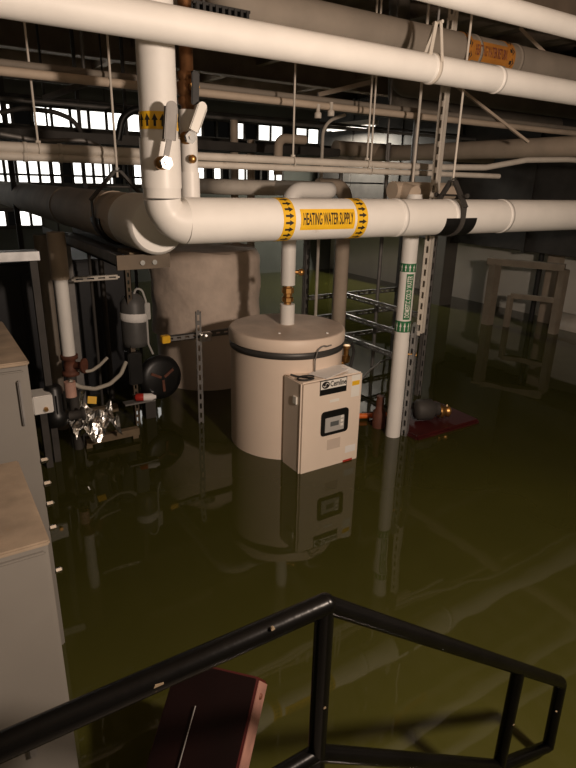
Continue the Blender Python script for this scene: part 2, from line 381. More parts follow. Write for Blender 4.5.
# riser arrow band
cR = V((PR, QM, 0)); nR = (EYE - V((PR, QM, 0))); nR.z = 0; nR.normalize()
za, zb = onq(160, 129, QM - rr).z, onq(160, 111, QM - rr).z
yellow_band(t, cR, Z, nR, rr, za, zb, 1, count=16)

# lever valve on the front of the riser
def lever_valve(name, label, base, out, lever_pts, lw, body, lever_m, plate_th=0.006):
    base = V(base); out = V(out).normalized()
    t = thing(name, label, 'valve', base)
    m = MB(); m.lathe(base, [(0.020, -0.03), (0.026, 0.0), (0.026, 0.022), (0.014, 0.03), (0.012, 0.05)], 18, out); m.build('body', body, t)
    m = MB(); m.hexnut(base + out * 0.058, out, 0.026, 0.018); m.hexnut(base + out * 0.07, out, 0.012, 0.012); m.build('nut', CHROME, t)
    a, b_ = [V(p) for p in lever_pts]; tt = (b_ - a).normalized(); sd = tt.cross(out).normalized(); n = sd.cross(tt)
    L = (b_ - a).length; pts = []
    for k in range(9): ang = PI * k / 8; pts.append(b_ + sd * (lw / 2 * math.cos(ang)) + tt * (lw / 2 * math.sin(ang)))
    pts += [a - sd * lw / 2, a + sd * lw / 2]
    m = MB(); m.extrude(pts, n * plate_th)
    for s in (-1, 1): m.obox((a + b_) / 2 + sd * s * lw / 2 - n * 0.004, (tt, sd, n), (L / 2, 0.0025, 0.01))
    m.build('lever', lever_m, t)
    m = MB(); m.bar(base + out * 0.045, a + tt * 0.01, 0.022, 0.006, up=out); m.build('lever_neck', GALVD, t)
    return t
fq = QM - rr - 0.028
lever_valve('lever_valve', 'grey lever ball valve on the front of the big white riser', onq(161, 163, fq), -Y,
            (onq(169.5, 140, fq - 0.055), onq(171.5, 107, fq - 0.06)), 0.044, BRASS, GALVD)

# second thinner riser, behind, with copper valve
q2 = 2.62; p2 = onq(189, 150, q2).x
t = thing('thin_riser', 'thinner white riser with tarnished copper valve just right of the big riser', 'pipe', (p2, q2, ZM))
r2 = rad(17, (p2, q2, 1.8)); thin = t
zv0, zv1 = onq(188, 110, q2).z, onq(188, 66, q2).z
MB().tube([(p2, q2, ZM - 0.02), (p2, q2, onq(189, 172, q2).z)], r2 + 0.006, 24).build('sleeve', SMOOTH, t)
MB().tube([(p2, q2, ZM + 0.05), (p2, q2, zv0)], r2, 24).build('insulation', WHITE, t)
h = zv1 - zv0
m = MB(); m.lathe((p2, q2, zv0 - 0.01), [(0.030, 0), (0.030, h * .15), (0.042, h * .18), (0.042, h * .32), (0.034, h * .36), (0.045, h * .42), (0.045, h * .68), (0.034, h * .72), (0.042, h * .78), (0.042, h * .9), (0.030, h * .94), (0.030, h + .3)], 20)
m.tube([(p2, q2, zv0 + h * .5), V((p2, q2, zv0 + h * .5)) - Y * 0.075], 0.016, 14); m.build('copper_valve', COPPER, t)
m = MB(); m.hexnut((p2, q2 - 0.08, zv0 + h * .5), Y, 0.022, 0.02); m.build('packing_nut', BRASS, t)
MB().tube([(p2, q2, zv1 + 0.28), (p2, q2, CEIL)], r2, 20).build('upper_insulation', TAN, t)
fq2 = q2 - r2 - 0.03
lever_valve('lever_valve', 'pale slanted lever valve on the thin riser, above a brass cap', onq(185, 138, fq2), -Y,
            (onq(193.5, 131, fq2 - 0.05), onq(202, 107, fq2 - 0.05)), 0.042, BRASS, PRINTW)
bb = onq(192.5, 159, fq2 + 0.012)
m = MB(); m.ball(bb, 0.019, 14); m.tube([bb, bb + Y * 0.05], 0.008, 8); m.build('drain_cap', BRASS, thin)
m = MB(); a = onq(195, 105, q2 - 0.09); b_ = onq(195.5, 72, q2 - 0.09); m.bar(a, b_, 0.035, 0.012, up=Y, bev=0.004)
m.bar(b_, V((p2, q2 - 0.07, b_.z)), 0.02, 0.01)
m.build('handle', RUBBER, thin)

# ================================================================== upper white pipes
def ppipe(name, label, q, px, py, thick, x0, x1, m, pre=None, post=None, joints=(), group=None, seg=24, jm=None, br=None, cat='pipe'):
    c = onq(px, py, q); r = rad(thick, c); z = c.z
    a = onq(x0, py, q).x if x0 is not None else -2.4
    b_ = onq(x1, py, q).x if x1 is not None else 6.7
    pts = [V((a, q, z)), V((b_, q, z))]
    if pre: pts = [V(p) for p in pre(a, q, z, r)] + pts
    if post: pts = pts + [V(p) for p in post(b_, q, z, r)]
    path = bend(pts, br or r * 1.6, 8)
    t = thing(name, label, cat, (pts[0].x, pts[0].y, z - r), group)
    MB().tube(path, r, seg).build('insulation', m, t)
    if joints:
        for jx in joints: joint(MB(), (onq(jx, py, q).x, q, z), X, r, 0.02, 0.0035).build('joint_band', jm or m, t)
    return t, V((0, q, z)), r
QU = 2.2
tU, cU, rU = ppipe('overhead_pipe', 'long bright white insulated pipe crossing in front of the risers near the ceiling', QU, 300, 46.5, 30, -60, None, WHITE,
                   pre=lambda a, q, z, r: [(a - 0.02, q - 2.0, z)], joints=(432, 500), jm=SMOOTH, br=0.16)
# big pipe behind it with the orange sign
tB, cB, rB = ppipe('overhead_pipe', 'thick dim pipe with orange sign behind the bright overhead pipe', 2.55, 420, 44, 35, 212, None, DIM_DUSTY, jm=DIM_DUSTY, joints=(470, 512),
                   pre=lambda a, q, z, r: [(a, q + 0.05, z + 1.2)], br=0.2)
nB = -Y
sB0, sB1 = onq(474, 57, 2.45).x, onq(509, 62, 2.45).x
sgB = MB(); cyl_patch(sgB, cB, X, nB, rB, sB0, sB1, -0.55, 0.55, 8); so = sgB.build('pipe_sign', ORANGE, tB)
def wrap_text(s, size, c, r, s0, s1, ink, parent):
    me = text_mesh(s, size, 0.001); xs = [v.co.x for v in me.vertices]; k = (s1 - s0) * 0.9 / (max(xs) - min(xs))
    MB().add([cyl_pt(c, X, nB, r + 0.004, (s0 + s1) / 2 + v.co.x * k, -v.co.y / r) for v in me.vertices], [tuple(p.vertices) for p in me.polygons]).build('lettering', ink, parent)
wrap_text('HEATING WATER RETURN', 0.07, cB, rB, sB0, sB1, INKRED, so)
for x0, x1 in ((468, 473.5), (510, 516)): yellow_band(tB, cB, X, nB, rB, onq(x0, 57, 2.45).x, onq(x1, 60, 2.45).x, m=ORANGE, count=10)
# topmost pipe, right corner
ppipe('overhead_pipe', 'bright white pipe cutting across the top right corner', 2.05, 560, 24, 20, 395, None, WHITE, jm=SMOOTH, pre=lambda a, q, z, r: [(a, q - 0.02, z + 0.9)])
# pairs of thinner pipes
for k, (yy, th, lab) in enumerate(((74.5, 7.5, 'upper'), (81.5, 8.5, 'lower'))):
    ppipe('thin_overhead_pipe', '%s of the two dull pale pipes running below the ceiling beams' % lab, 3.3 if k == 0 else 3.22, 100, yy, th, None, None, DIM_DUSTY if k == 0 else TAN, seg=14, group='dull pipe pair under the beams')
for k, (xx, yy) in enumerate(((318, 113), (331, 111))):
    c = onq(xx, yy, 3.2); m = MB(); m.lathe(c, [(0.016, -0.03), (0.022, -0.03), (0.022, 0.0), (0.012, 0.006), (0.012, 0.05)], 12)
    solo(m, 'sprinkler_head', PAINTED, '%s of two small pale sprinkler heads under the dull pipe pair' % ('left' if k == 0 else 'right'), 'sprinkler', 'sprinkler heads')
def wavy(a, q, z, r):
    return [(a + 0.55, q - 0.02, z + 0.015), (a + 0.95, q - 0.06, z + 0.08), (a + 1.4, q - 0.1, z + 0.1), (6.7, q - 0.12, z + 0.1)]
for k, (yy, th, lab) in enumerate(((161, 7, 'upper'), (168.5, 6, 'lower'))):
    ppipe('thin_overhead_pipe', '%s of the two thin pale pipes level with the valves' % lab, 3.0, 300, yy, th, 190, 430 if k == 0 else 500, PAINTED, seg=14, group='thin pipe pair at valve height',
          post=wavy if k == 0 else None, br=0.25)
for k, (yy, th, lab) in enumerate(((150, 10, 'upper'), (158.5, 8, 'lower'))):
    ppipe('thin_overhead_pipe', '%s of two pale pipes crossing the bright windows at left' % lab, 3.4, 70, yy, th, None, 152, PAINTED, seg=14, group='pale pipe pair before the windows', joints=(25, 60))
# the return main that runs away to the left
pb = onz(146, 225.5, 1.54); PB, QB = pb.x + 0.035, 2.62; ZB = 1.545; RB = 0.135
t = thing('return_main', 'large dim insulated pipe running away behind the riser elbow, flat end toward viewer', 'pipe', (PB, QB, ZB - RB))
MB().tube([(PB, QB + 0.32, ZB), (PB, QW, ZB)], RB - 0.004, 36).build('insulation', TAN, t)
MB().lathe((PB, QB, ZB), [(RB * 0.90, 0), (RB, 0.015), (RB, 0.34)], 36, Y).build('end_section', WHITE, t)
for qq in (3.3, 4.4): joint(MB(), (PB, qq, ZB), Y, RB - 0.003, 0.03).build('joint_band', TAN, t)

# ================================================================== hangers
def clevis(name, label, c, axis, r, rod_top, m=DARKST, pad=None, group='pipe hangers'):
    c = V(c); a = V(axis).normalized(); sd = a.cross(Z).normalized()
    t = thing(name, label, 'hanger', (c.x, c.y, c.z - r), group)
    # lower strap
    mb = MB(); rr_ = r + 0.006; n = 18
    vs3 = []; 
    for i in range(n + 1):
        th = PI + PI * i / n
        for ro in (0, 0.006):
            for s in (-1, 1): vs3.append(c + (sd * math.cos(th) + Z * math.sin(th)) * (rr_ + ro) + a * 0.018 * s)
    fs3 = []
    for i in range(n):
        o = 4 * i; fs3 += [(o, o + 1, o + 5, o + 4), (o + 2, o + 6, o + 7, o + 3), (o, o + 4, o + 6, o + 2), (o + 1, o + 3, o + 7, o + 5)]
    mb.add(vs3, fs3)
    top = c + Z * (r * 1.02 + 0.045)
    for s in (-1, 1): mb.bar(c + sd * s * (rr_ + 0.003), c + sd * s * (rr_ + 0.003) + Z * r * 0.75, 0.036, 0.006, up=sd)
    mb.build('strap', m, t)
    y0 = c.z + r * 0.8
    mb = MB()
    ap = c + Z * (r + 0.10)
    for s in (-1, 1): mb.bar(V((c.x, c.y, y0 - 0.02)) + sd * s * (rr_ + 0.010), ap + sd * s * 0.015, 0.034, 0.014, up=sd)
    mb.bar(ap - sd * 0.022, ap + sd * 0.022, 0.03, 0.008); mb.build('yoke', m, t)
    mb = MB(); yb = V((c.x, c.y, c.z + r + 0.022)); mb.tube([yb - sd * (rr_ + 0.012), yb + sd * (rr_ + 0.012)], 0.006, 8)
    for s in (-1, 1): mb.hexnut(yb + sd * s * (rr_ + 0.012), sd, 0.014, 0.012)
    mb.build('cross_bolt', m, t)
    mb = MB(); mb.tube([ap - Z * 0.03, (ap.x, ap.y, rod_top)], 0.0065, 8); mb.build('rod', PAINTED, t)
    mb = MB(); mb.hexnut(ap + Z * 0.012, Z, 0.014, 0.012); mb.build('nut', CHROME, t)
    if pad:
        mb = MB(); cyl_patch(mb, c, a, -Z, r, -pad, pad, -PI * 0.5, PI * 0.5, 18, 0.005); mb.build('saddle', BLACK, t)
    return t
clevis('clevis_hanger', 'dark clevis hanger with black saddle around the heating pipe at right', (onq(449, 216, QM).x, QM, ZM), X, RM, CEIL, pad=0.125)
clevis('clevis_hanger', 'dark clevis hanger with black saddle on the large dim pipe at left', (PB, 3.2, ZB), Y, RB, CEIL, pad=0.08)
def rod(label, x, y0, y1, q, r=0.006, m=PAINTED, foot=True, top=None):
    c = onq(x, y1, q); tp = CEIL if y0 is None else V((onq(x, y0, q))).z
    t = thing('hanger_rod', label, 'rod', (c.x, q, c.z), 'hanger rods')
    MB().tube([(c.x, q, c.z), (c.x, q, tp)], r, 8).build('rod', m, t)
    if foot:
        f = MB(); f.hexnut((c.x, q, c.z + 0.006), Z, 0.014, 0.012); f.ring((c.x, q, c.z - 0.026), X, 0.030, 0.004, 18); f.build('ring_foot', m, t)
    return t
rod('thin rod hanging at far left before the bright windows', 38, None, 143, 3.4)
rod('thin rod reaching down between the pipe pair, left of centre', 293, None, 157, 3.0)
rod('left of two close rods ending at the thin pipe pair', 367, None, 160, 3.0)
rod('right of two close rods ending at the thin pipe pair', 370.5, None, 165, 3.0)
rod('long bright rod between the close rods and slotted column', 412, None, 190, 2.95, 0.009)
rod('short dark rod above the thin pipe pair', 386, None, 160, 3.6, 0.008, GALVD, False)
# strap hanger on the bright pipe
cS = V((onq(431, 70, QU).x, QU, cU.z))
t = thing('strap_hanger', 'white twisted strap hanger around the bright overhead pipe', 'hanger', (cS.x, cS.y, cS.z - rU), 'pipe hangers')
joint(MB(), cS, X, rU, 0.022, 0.005).build('strap', PAINTED, t) if False else None
m = MB(); joint(m, cS, X, rU, 0.022, 0.006); m.build('strap', PAINTED, t)
apx = cS + Z * (rU + 0.13) + X * 0.015
m = MB()
m.bar(cS - Y * (rU + .006) + Z * 0.02, apx - Y * 0.02, 0.016, 0.004, up=Y); m.bar(cS + Y * (rU + .006) + Z * 0.02, apx + Y * 0.02, 0.016, 0.004, up=Y)
m.bar(cS - X * 0.05 - Y * (rU * .6) + Z * rU * .8, apx - X * 0.01, 0.02, 0.005, up=Y); m.tube([apx - Y * 0.03, apx + Y * 0.03], 0.008, 8); m.build('strap_arm', PAINTED, t)
m = MB(); m.tube([apx, (apx.x, apx.y, CEIL)], 0.006, 8); m.build('rod', GALVD, t)

# ================================================================== slotted column + labelled water pipe
sb = onz(404.5, 435, 0); zsp = onq(411, 333, sb.y).z
t = thing('slotted_column', 'slotted steel channel column, white above and bare grey below, beside green-labelled pipe', 'column', (sb.x, sb.y, FLOOR))
wn = V((-0.93, -0.37, 0))
strut((sb.x, sb.y, FLOOR), (sb.x, sb.y, zsp + 0.06), 0.041, 0.041, wn).build('lower_channel', GALV, t)
off = V((0.03, -0.02, 0))
strut(V((sb.x, sb.y, zsp)) + off, V((sb.x, sb.y, CEIL)) + off, 0.045, 0.05, wn).build('upper_channel', PAINTED, t)
gp = onz(392.5, 435, 0); zg = 1.66
rg_ = 0.052
t = thing('water_pipe', 'upright white pipe with green label standing in the water beside slotted column', 'pipe', (gp.x, gp.y, FLOOR))
rg = 0.052
zG = onq(415, 191, gp.y).z; gpath = bend([(gp.x, gp.y, FLOOR), (gp.x, gp.y, zG), (onq(392, 191, gp.y).x - 0.02, gp.y + 0.001, zG)], 0.03)
MB().tube([(gp.x - 0.08, gp.y + 0.13, zG), (onq(452, 191, gp.y + .13).x, gp.y + 0.13, zG)], rg_ + .004, 20).build('header', TAN, t)
MB().tube([(gp.x, gp.y, zG - .02), (gp.x, gp.y + .13, zG)], rg_, 20).build('tee', TAN, t)
MB().tube([(gp.x, gp.y, FLOOR), (gp.x, gp.y, 0.72)], rg + 0.002, 24).build('lower_insulation', WHITE, t)
MB().tube([(gp.x, gp.y, 0.70), (gp.x, gp.y, zG - 0.02)], rg, 24).build('insulation', WHITE, t)
cG = V((gp.x, gp.y, 0)); nG = EYE - V((gp.x, gp.y, 0)); nG.z = 0; nG.normalize()
def zat(y): return onq(gp.x and 400, y, gp.y - 0.04).z
gb0, gb1, gb2, gb3 = zat(333), zat(322), zat(273), zat(264.5)
for a, b_ in ((gb0, gb1), (gb2, gb3)):
    m = MB(); cyl_patch(m, cG, Z, nG, rg, a, b_, -PI, PI, 36); gbn = m.build('flow_band', GREENV, t)
    for i in range(12):
        th = -PI + 2 * PI * (i + .5) / 12; hgt = b_ - a
        PT = lambda s, k: cyl_pt(cG, Z, nG, rg + 0.0028, a + s * hgt, th + k * 0.13)
        MB().add([PT(.9, 0), PT(.5, 1), PT(.5, .4), PT(.1, .4), PT(.1, -.4), PT(.5, -.4), PT(.5, -1)], [tuple(range(7))]).build('arrow', PRINTW, gbn)
m = MB(); th0 = 0.42; cyl_patch(m, cG, Z, nG, rg, gb1 + 0.012, gb2 - 0.012, th0 - 0.48, th0 + 0.48, 10); gs = m.build('pipe_sign', GREENV, t); gs['label'] = 'green pipe sign reading DOMESTIC COLD WATER'
me = text_mesh('DOMESTIC COLD WATER', 0.045, 0.0008); xs = [v.co.x for v in me.vertices]; kk = (gb2 - gb1 - 0.05) / (max(xs) - min(xs)); zm = (gb1 + gb2) / 2
MB().add([cyl_pt(cG, Z, nG, rg + 0.0035, zm + v.co.x * kk, th0 - v.co.y / rg) for v in me.vertices], [tuple(p.vertices) for p in me.polygons]).build('lettering', PRINTW, gs)
vb = onq(402, 357, gp.y - 0.06)
m = MB(); m.tube([V((gp.x, gp.y - 0.02, vb.z)) + X * 0.03, V((gp.x + 0.085, gp.y - 0.05, vb.z))], 0.008, 10); m.ring((gp.x + 0.085, gp.y - 0.06, vb.z), Y, 0.014, 0.004, 14)
m.build('drain_tap', BRASS, t)

# ================================================================== storage tank with control box
STRAPM = mat('dark_steel_strap', (0.07, 0.068, 0.065), 0.45, metal=0.4, var=0.2)
TC = V((2.045, 3.2, 0)); TR = 0.385; TZ = 0.82
t = thing('storage_tank', 'squat cream cylindrical tank with lid and black strap, standing in the flood water', 'tank', (TC.x, TC.y, FLOOR))
MB().lathe((TC.x, TC.y, FLOOR), [(TR, 0), (TR, TZ - 0.06 - FLOOR)], 64).build('shell', TANK, t)
MB().lathe((TC.x, TC.y, TZ - 0.075), [(TR + 0.010, 0), (TR + 0.012, 0.01), (TR + 0.012, 0.062), (TR + 0.004, 0.075)], 64).build('lid_rim', TANK, t)
MB().lathe((TC.x, TC.y, TZ - 0.002), [(TR + 0.003, 0), (TR - 0.002, 0.005)], 64).build('lid_top', LID, t)
MB().lathe((TC.x, TC.y, TZ - 0.125), [(TR, 0), (TR + 0.006, 0.002), (TR + 0.006, 0.042), (TR, 0.044)], 64).build('strap', STRAPM, t)
for dx, dy in ((-0.16, -0.16), (0.15, 0.16), (0.12, -0.3)):
    m = MB(); m.lathe((TC.x + dx, TC.y + dy, TZ + 0.002), [(0.010, 0), (0.008, 0.008)], 12); m.build('lid_plug', SMOOTH, t)
# outlet pipe on the lid
op = onz(287, 324, TZ); OP = V((op.x, op.y, TZ))
t = thing('tank_outlet', 'short white pipe with brass union rising from the tank lid', 'pipe', (OP.x, OP.y, TZ + 0.003))
zz = lambda y: onq(287, y, OP.y).z
ro = rad(14, OP)
z1, z2, z3 = zz(304), zz(285), zz(232)
MB().tube([OP + Z * 0.003, (OP.x, OP.y, z1)], ro + 0.002, 24).build('lower_sleeve', WHITE, t)
hb = z2 - z1
MB().lathe((OP.x, OP.y, z1), [(0.026, 0), (0.026, hb * .1), (0.040, hb * .15), (0.040, hb * .35), (0.030, hb * .4), (0.030, hb * .55), (0.042, hb * .6), (0.042, hb * .85), (0.028, hb * .9), (0.028, hb)], 8, sm=False).build('brass_union', BRASS, t)
MB().tube([(OP.x, OP.y, z2), (OP.x, OP.y, z3)], ro, 24).build('upper_insulation', SMOOTH, t)
zE = zz(190); xE = onq(334, 190, OP.y).x; ro2 = rad(15, OP)
MB().tube(bend([(OP.x, OP.y, z3), (OP.x, OP.y, zE), (xE, OP.y, zE), (xE, OP.y + 0.9, zE)], 0.085, 8), ro2, 24).build('top_insulation', SMOOTH, t)
vv = onq(295, 272, OP.y - 0.02)
m = MB(); m.tube([(OP.x, OP.y, vv.z), (OP.x + 0.095, OP.y - 0.05, vv.z)], 0.012, 12); m.ball((OP.x + 0.075, OP.y - 0.045, vv.z), 0.024, 12); m.build('drain_valve', BRASS, t)
# control box
QF = 2.655; bl = onq(299, 475, QF).x; brr = onq(357.5, 458, QF).x; ztb = onq(301, 384, QF).z
t = thing('control_box', 'cream control box with black-framed display and logo plate on the tank front', 'control box', (bl, QF, FLOOR))
dpt = 0.21
ins = V((0.006, 0.008, 0))
m = MB(); m.box((bl + 0.004, QF + 0.012, -0.35), (brr - 0.004, QF + dpt, ztb - 0.004), 0.006); m.build('body', BOXM, t)
m = MB(); m.box((bl, QF, -0.36), (brr, QF + 0.03, ztb), 0.012); m.build('front_cover', BOXM, t)
def bpt(u, v, e=0.0): return V((bl + (brr - bl) * u, QF - e, v))
def onbox(x, y, e=0.0): d = onq(x, y, QF - e); return d
def plate(name, m, corners, e, th, parent, rnd=0.0):
    ps = [onbox(x, y) for x, y in corners]
    u0, u1 = (ps[0].x + ps[3].x) / 2, (ps[1].x + ps[2].x) / 2; v1, v0 = (ps[0].z + ps[1].z) / 2, (ps[2].z + ps[3].z) / 2
    pts = []
    if rnd:
        for cx, cz, a0 in ((u1 - rnd, v1 - rnd, 0), (u0 + rnd, v1 - rnd, PI / 2), (u0 + rnd, v0 + rnd, PI), (u1 - rnd, v0 + rnd, 1.5 * PI)):
            for k in range(5): a = a0 + PI / 2 * k / 4; pts.append(V((cx + rnd * math.cos(a), QF - e, cz + rnd * math.sin(a))))
    else: pts = [V((u0, QF - e, v0)), V((u1, QF - e, v0)), V((u1, QF - e, v1)), V((u0, QF - e, v1))]
    mb = MB(); mb.extrude(pts, V((0, th, 0))); o = mb.build(name, m, parent); return o, u0, u1, v0, v1
S_ = lambda zx, zy: (310 + zx / 9.6, 365 + zy / 9.6)
pl, u0, u1, v0, v1 = plate('logo_plate', BLACK, [S_(95, 155), S_(355, 108), S_(348, 245), S_(95, 300)], 0.002, 0.004, t)
vm = v0 + (v1 - v0) * 0.40
MB().box((u0 + 0.005, QF - 0.0032, vm), (u1 - 0.005, QF - 0.0015, v1 - 0.005)).build('logo_panel', PRINTW, pl)
em = V((u0 + 0.042, QF - 0.004, (vm + v1) / 2 - 0.002))
m = MB(); rE = (v1 - vm) * 0.40
m.add([em + V((rE * 1.25 * math.cos(a), 0, rE * math.sin(a))) for a in [2 * PI * k / 24 for k in range(24)]], [tuple(range(24))]); m.build('emblem', INK, pl)
m = MB()
for sgn in (-1, 1):
    m.add([em + V((sgn * rE * 1.0 * (k / 8 - 0.1), -0.0008, sgn * rE * (0.55 * math.sin(k / 8 * PI) * 0.6 + off2))) for off2 in (0.0, 0.22) for k in range(9)],
          [(k, k + 1, 10 + k, 9 + k) for k in range(8)])
m.build('emblem_swirl', PRINTW, pl)
flat_text('Cemline', 0.05, V(((u0 + u1) / 2 + 0.035, QF - 0.004, (vm + v1) / 2 - 0.002)), X, Z, 'lettering', INK, pl, width=(u1 - u0) * 0.60, bold=0.0012)
# display
fr, a0, a1, c0, c1 = plate('display_frame', BLACK, [S_(95, 455), S_(375, 403), S_(350, 625), S_(110, 690)], 0.006, 0.010, t, 0.025)
MB().box((a0 + 0.03, QF - 0.009, c0 + 0.022), (a1 - 0.035, QF - 0.004, c1 - 0.045), 0.002).build('keypad', GREYV, fr)
MB().box((a0 + 0.07, QF - 0.0105, c0 + 0.06), (a1 - 0.08, QF - 0.008, c1 - 0.075)).build('screen', SCREEN, fr)
for k in range(3): MB().box((a1 - 0.066, QF - 0.0115, c0 + 0.05 + k * 0.028), (a1 - 0.045, QF - 0.008, c0 + 0.066 + k * 0.028)).build('key', PRINTW, fr)
stk, *_ = plate('model_sticker', PRINTW, [S_(190, 335), S_(280, 318), S_(278, 345), S_(190, 360)], 0.001, 0.002, t)
st2, e0, e1, f0, f1 = plate('warning_sticker', PRINTW, [S_(405, 100), S_(480, 85), S_(475, 290), S_(390, 310)], 0.001, 0.002, t)
MB().box((e0 + 0.004, QF - 0.002, f1 - 0.07), (e1 - 0.004, QF - 0.0008, f1 - 0.04)).build('yellow_stripe', YELLOW, st2)
RATING = mat('faded_label', (0.60, 0.50, 0.42), 0.6, var=0.1)
plate('spec_sticker', PAPER, [(345, 446.5), (355, 443.5), (355, 450), (345, 453)], 0.001, 0.002, t)
plate('rating_label', RATING, [(327, 440), (340, 437), (340, 447), (327, 450)], 0.001, 0.002, t)
plate('red_label', REDB, [(342.5, 460), (352, 458), (351.5, 462.5), (342.5, 465)], 0.001, 0.002, t)
m = MB(); sp = onp(298.5, 402, bl); m.box((bl - 0.006, QF + 0.05, sp.z - 0.025), (bl + 0.004, QF + 0.09, sp.z + 0.025), 0.002); m.build('side_latch', PRINTW, t)
# papers and a cable on top of the box
m = MB(); m.obox(V((bl + 0.27, QF + 0.10, ztb + 0.004)), (V((1, .35, 0)), V((-.35, 1, 0)), Z), (0.12, 0.07, 0.0025)); solo(m, 'paper_sheet', PAPER, 'white paper sheet lying on top of the control box', 'paper')
m = MB(); m.obox(V((bl + 0.35, QF + 0.15, ztb + 0.003)), (V((1, -.2, 0)), V((.2, 1, 0)), Z), (0.06, 0.05, 0.0015)); solo(m, 'paper_slip', PAPER, 'smaller paper slip poking from under the sheet on the control box', 'paper')
cb = [V((bl + 0.05 + 0.058 * math.cos(a) + 0.02, QF + 0.06 + 0.038 * math.sin(a), ztb + 0.008)) for a in [k * 2 * PI / 20 for k in range(18)]]
cb += [V((bl + 0.03, QF + 0.11, ztb + 0.01)), V((bl + 0.0, QF + 0.13, ztb + 0.02))]
solo(MB().tube(cb, 0.006, 8), 'cable_loop', RUBBER, 'black cable loop lying on the control box top', 'cable')
lp = [V((bl + 0.19, QF + 0.14, ztb + 0.002)), V((bl + 0.185, QF + 0.135, ztb + 0.08)), V((bl + 0.20, QF + 0.13, ztb + 0.15)), V((bl + 0.24, QF + 0.125, ztb + 0.175)), V((bl + 0.27, QF + 0.125, ztb + 0.165)), V((bl + 0.30, QF + 0.125, ztb + 0.17))]
solo(MB().tube(bend(lp, 0.03), 0.0045, 8), 'wire_hook', GALVD, 'thin grey wire looping up from the control box top', 'wire')
c = onq(346, 356, 3.1); m = MB(); m.lathe((c.x, c.y, c.z - .05), [(0.02, 0), (0.03, 0.01), (0.03, 0.05), (0.018, 0.06), (0.018, 0.10), (0.028, 0.11), (0.028, 0.13)], 8, sm=False)
m.tube([c - Z * 0.05, c - Z * 0.05 + V((-0.14, 0.1, -0.02))], 0.014, 10)
solo(m, 'brass_fitting', BRASS, 'brass relief fitting poking out at the right side of the tank', 'fitting')
solo(MB().tube(bend([onq(352, 343, 3.05), onq(354, 352, 3.0), onq(349, 372, 2.95), onq(348, 378, 2.9)], 0.05), 0.01, 8), 'black_hose', RUBBER, 'short black hose beside the brass fitting', 'hose')
solo(MB().tube(bend([onq(361, 380, 2.9), onq(370, 370, 3.0), onq(382, 361, 3.1), onq(396, 357, 3.2)], 0.2), 0.006, 8), 'grey_conduit', GALVD, 'thin grey conduit arching from the control box toward the labelled pipe', 'conduit')

# ================================================================== wrapped tank behind
BT = V((2.15, 4.74, 0)); BR = 0.485
zt = onq(205, 252, BT.y - .3).z
t = thing('wrapped_tank', 'large tank wrapped in wrinkled white canvas standing behind the cream tank', 'tank', (BT.x, BT.y, FLOOR))
MB().lathe((BT.x, BT.y, FLOOR), [(BR - 0.03, 0), (BR - 0.03, 1.6)], 48).build('shell', TANK, t)
m = MB(); seg = 72; rows_ = 14; vs4 = []
zbl, ztl = 0.50, zt
for j in range(rows_ + 1):
    for k in range(seg):
        a = 2 * PI * k / seg; f = j / rows_
        wr = 0.006 * math.sin(7 * a + 9 * f) + 0.005 * math.sin(3 * a - 17 * f) + random.uniform(-.004, .004)
        sag = 0.05 * math.sin(a + 2.0) * (1 - f) ** 3
        r_ = BR + wr - (0.03 * max(0, f - 0.93) / 0.07)
        vs4.append(V((BT.x + r_ * math.cos(a), BT.y + r_ * math.sin(a), zbl + sag + (ztl - zbl) * f + (0.012 * math.sin(5 * a) * f))))
fs4 = [(j * seg + k, j * seg + (k + 1) % seg, (j + 1) * seg + (k + 1) % seg, (j + 1) * seg + k) for j in range(rows_) for k in range(seg)]
m.add(vs4, fs4, True); m.add(vs4[-seg:], [tuple(range(seg))]); m.build('canvas_blanket', CANVAS, t)
def tape(px0, px1, mm, nm_):
    dv = EYE - V((BT.x, BT.y, 0)); dv.z = 0; dv.normalize()
    pc = V((BT.x, BT.y, 0)); sgn = Z.cross(dv)
    def th(px):
        best = min(range(-90, 91), key=lambda d: abs((lambda p: 288 + F * (p - EYE).dot(CR) / (p - EYE).dot(CF))(cyl_pt(pc, Z, dv, BR, 0.9, math.radians(d))) - px)); return math.radians(best)
    a, b_ = th(px0), th(px1)
    mb = MB(); cyl_patch(mb, pc, Z, dv, BR + 0.014, zbl + 0.06, ztl - 0.06, a, b_, 6, 0.003); mb.build(nm_, mm, t)
# strut stand in front of it
s1_ = onq(198, 312, 3.72); s0_ = V((s1_.x, 3.72, FLOOR))
t = thing('strut_stand', 'dark grey channel post with clamped crossbar in front of the wrapped tank', 'stand', s0_)
strut(s0_, s1_, 0.041, 0.041, V((-.4, -1, 0))).build('post', GALVD, t)
ca, cb_ = onq(166, 339, 3.76), onq(236, 325, 3.76)
cb_.z = ca.z
strut(ca, cb_, 0.041, 0.03, -Y, 0.06, 0.03).build('crossbar', GALVD, t)
MB().obox(ca - X * 0.005, (X, Y, Z), (0.03, 0.026, 0.026), 0.004).build('end_cap', YELLOW, t)
cc = V((s1_.x + 0.02, 3.69, ca.z)); m = MB(); m.obox(cc + X * .02, (X, Y, Z), (0.045, 0.012, 0.035), 0.006); m.hexnut(cc + V((0.03, -0.02, 0)), Y, 0.016, 0.02); m.hexnut(cc + V((-0.01, -0.02, 0.015)), Y, 0.012, 0.02); m.build('clamp', CHROME, t)

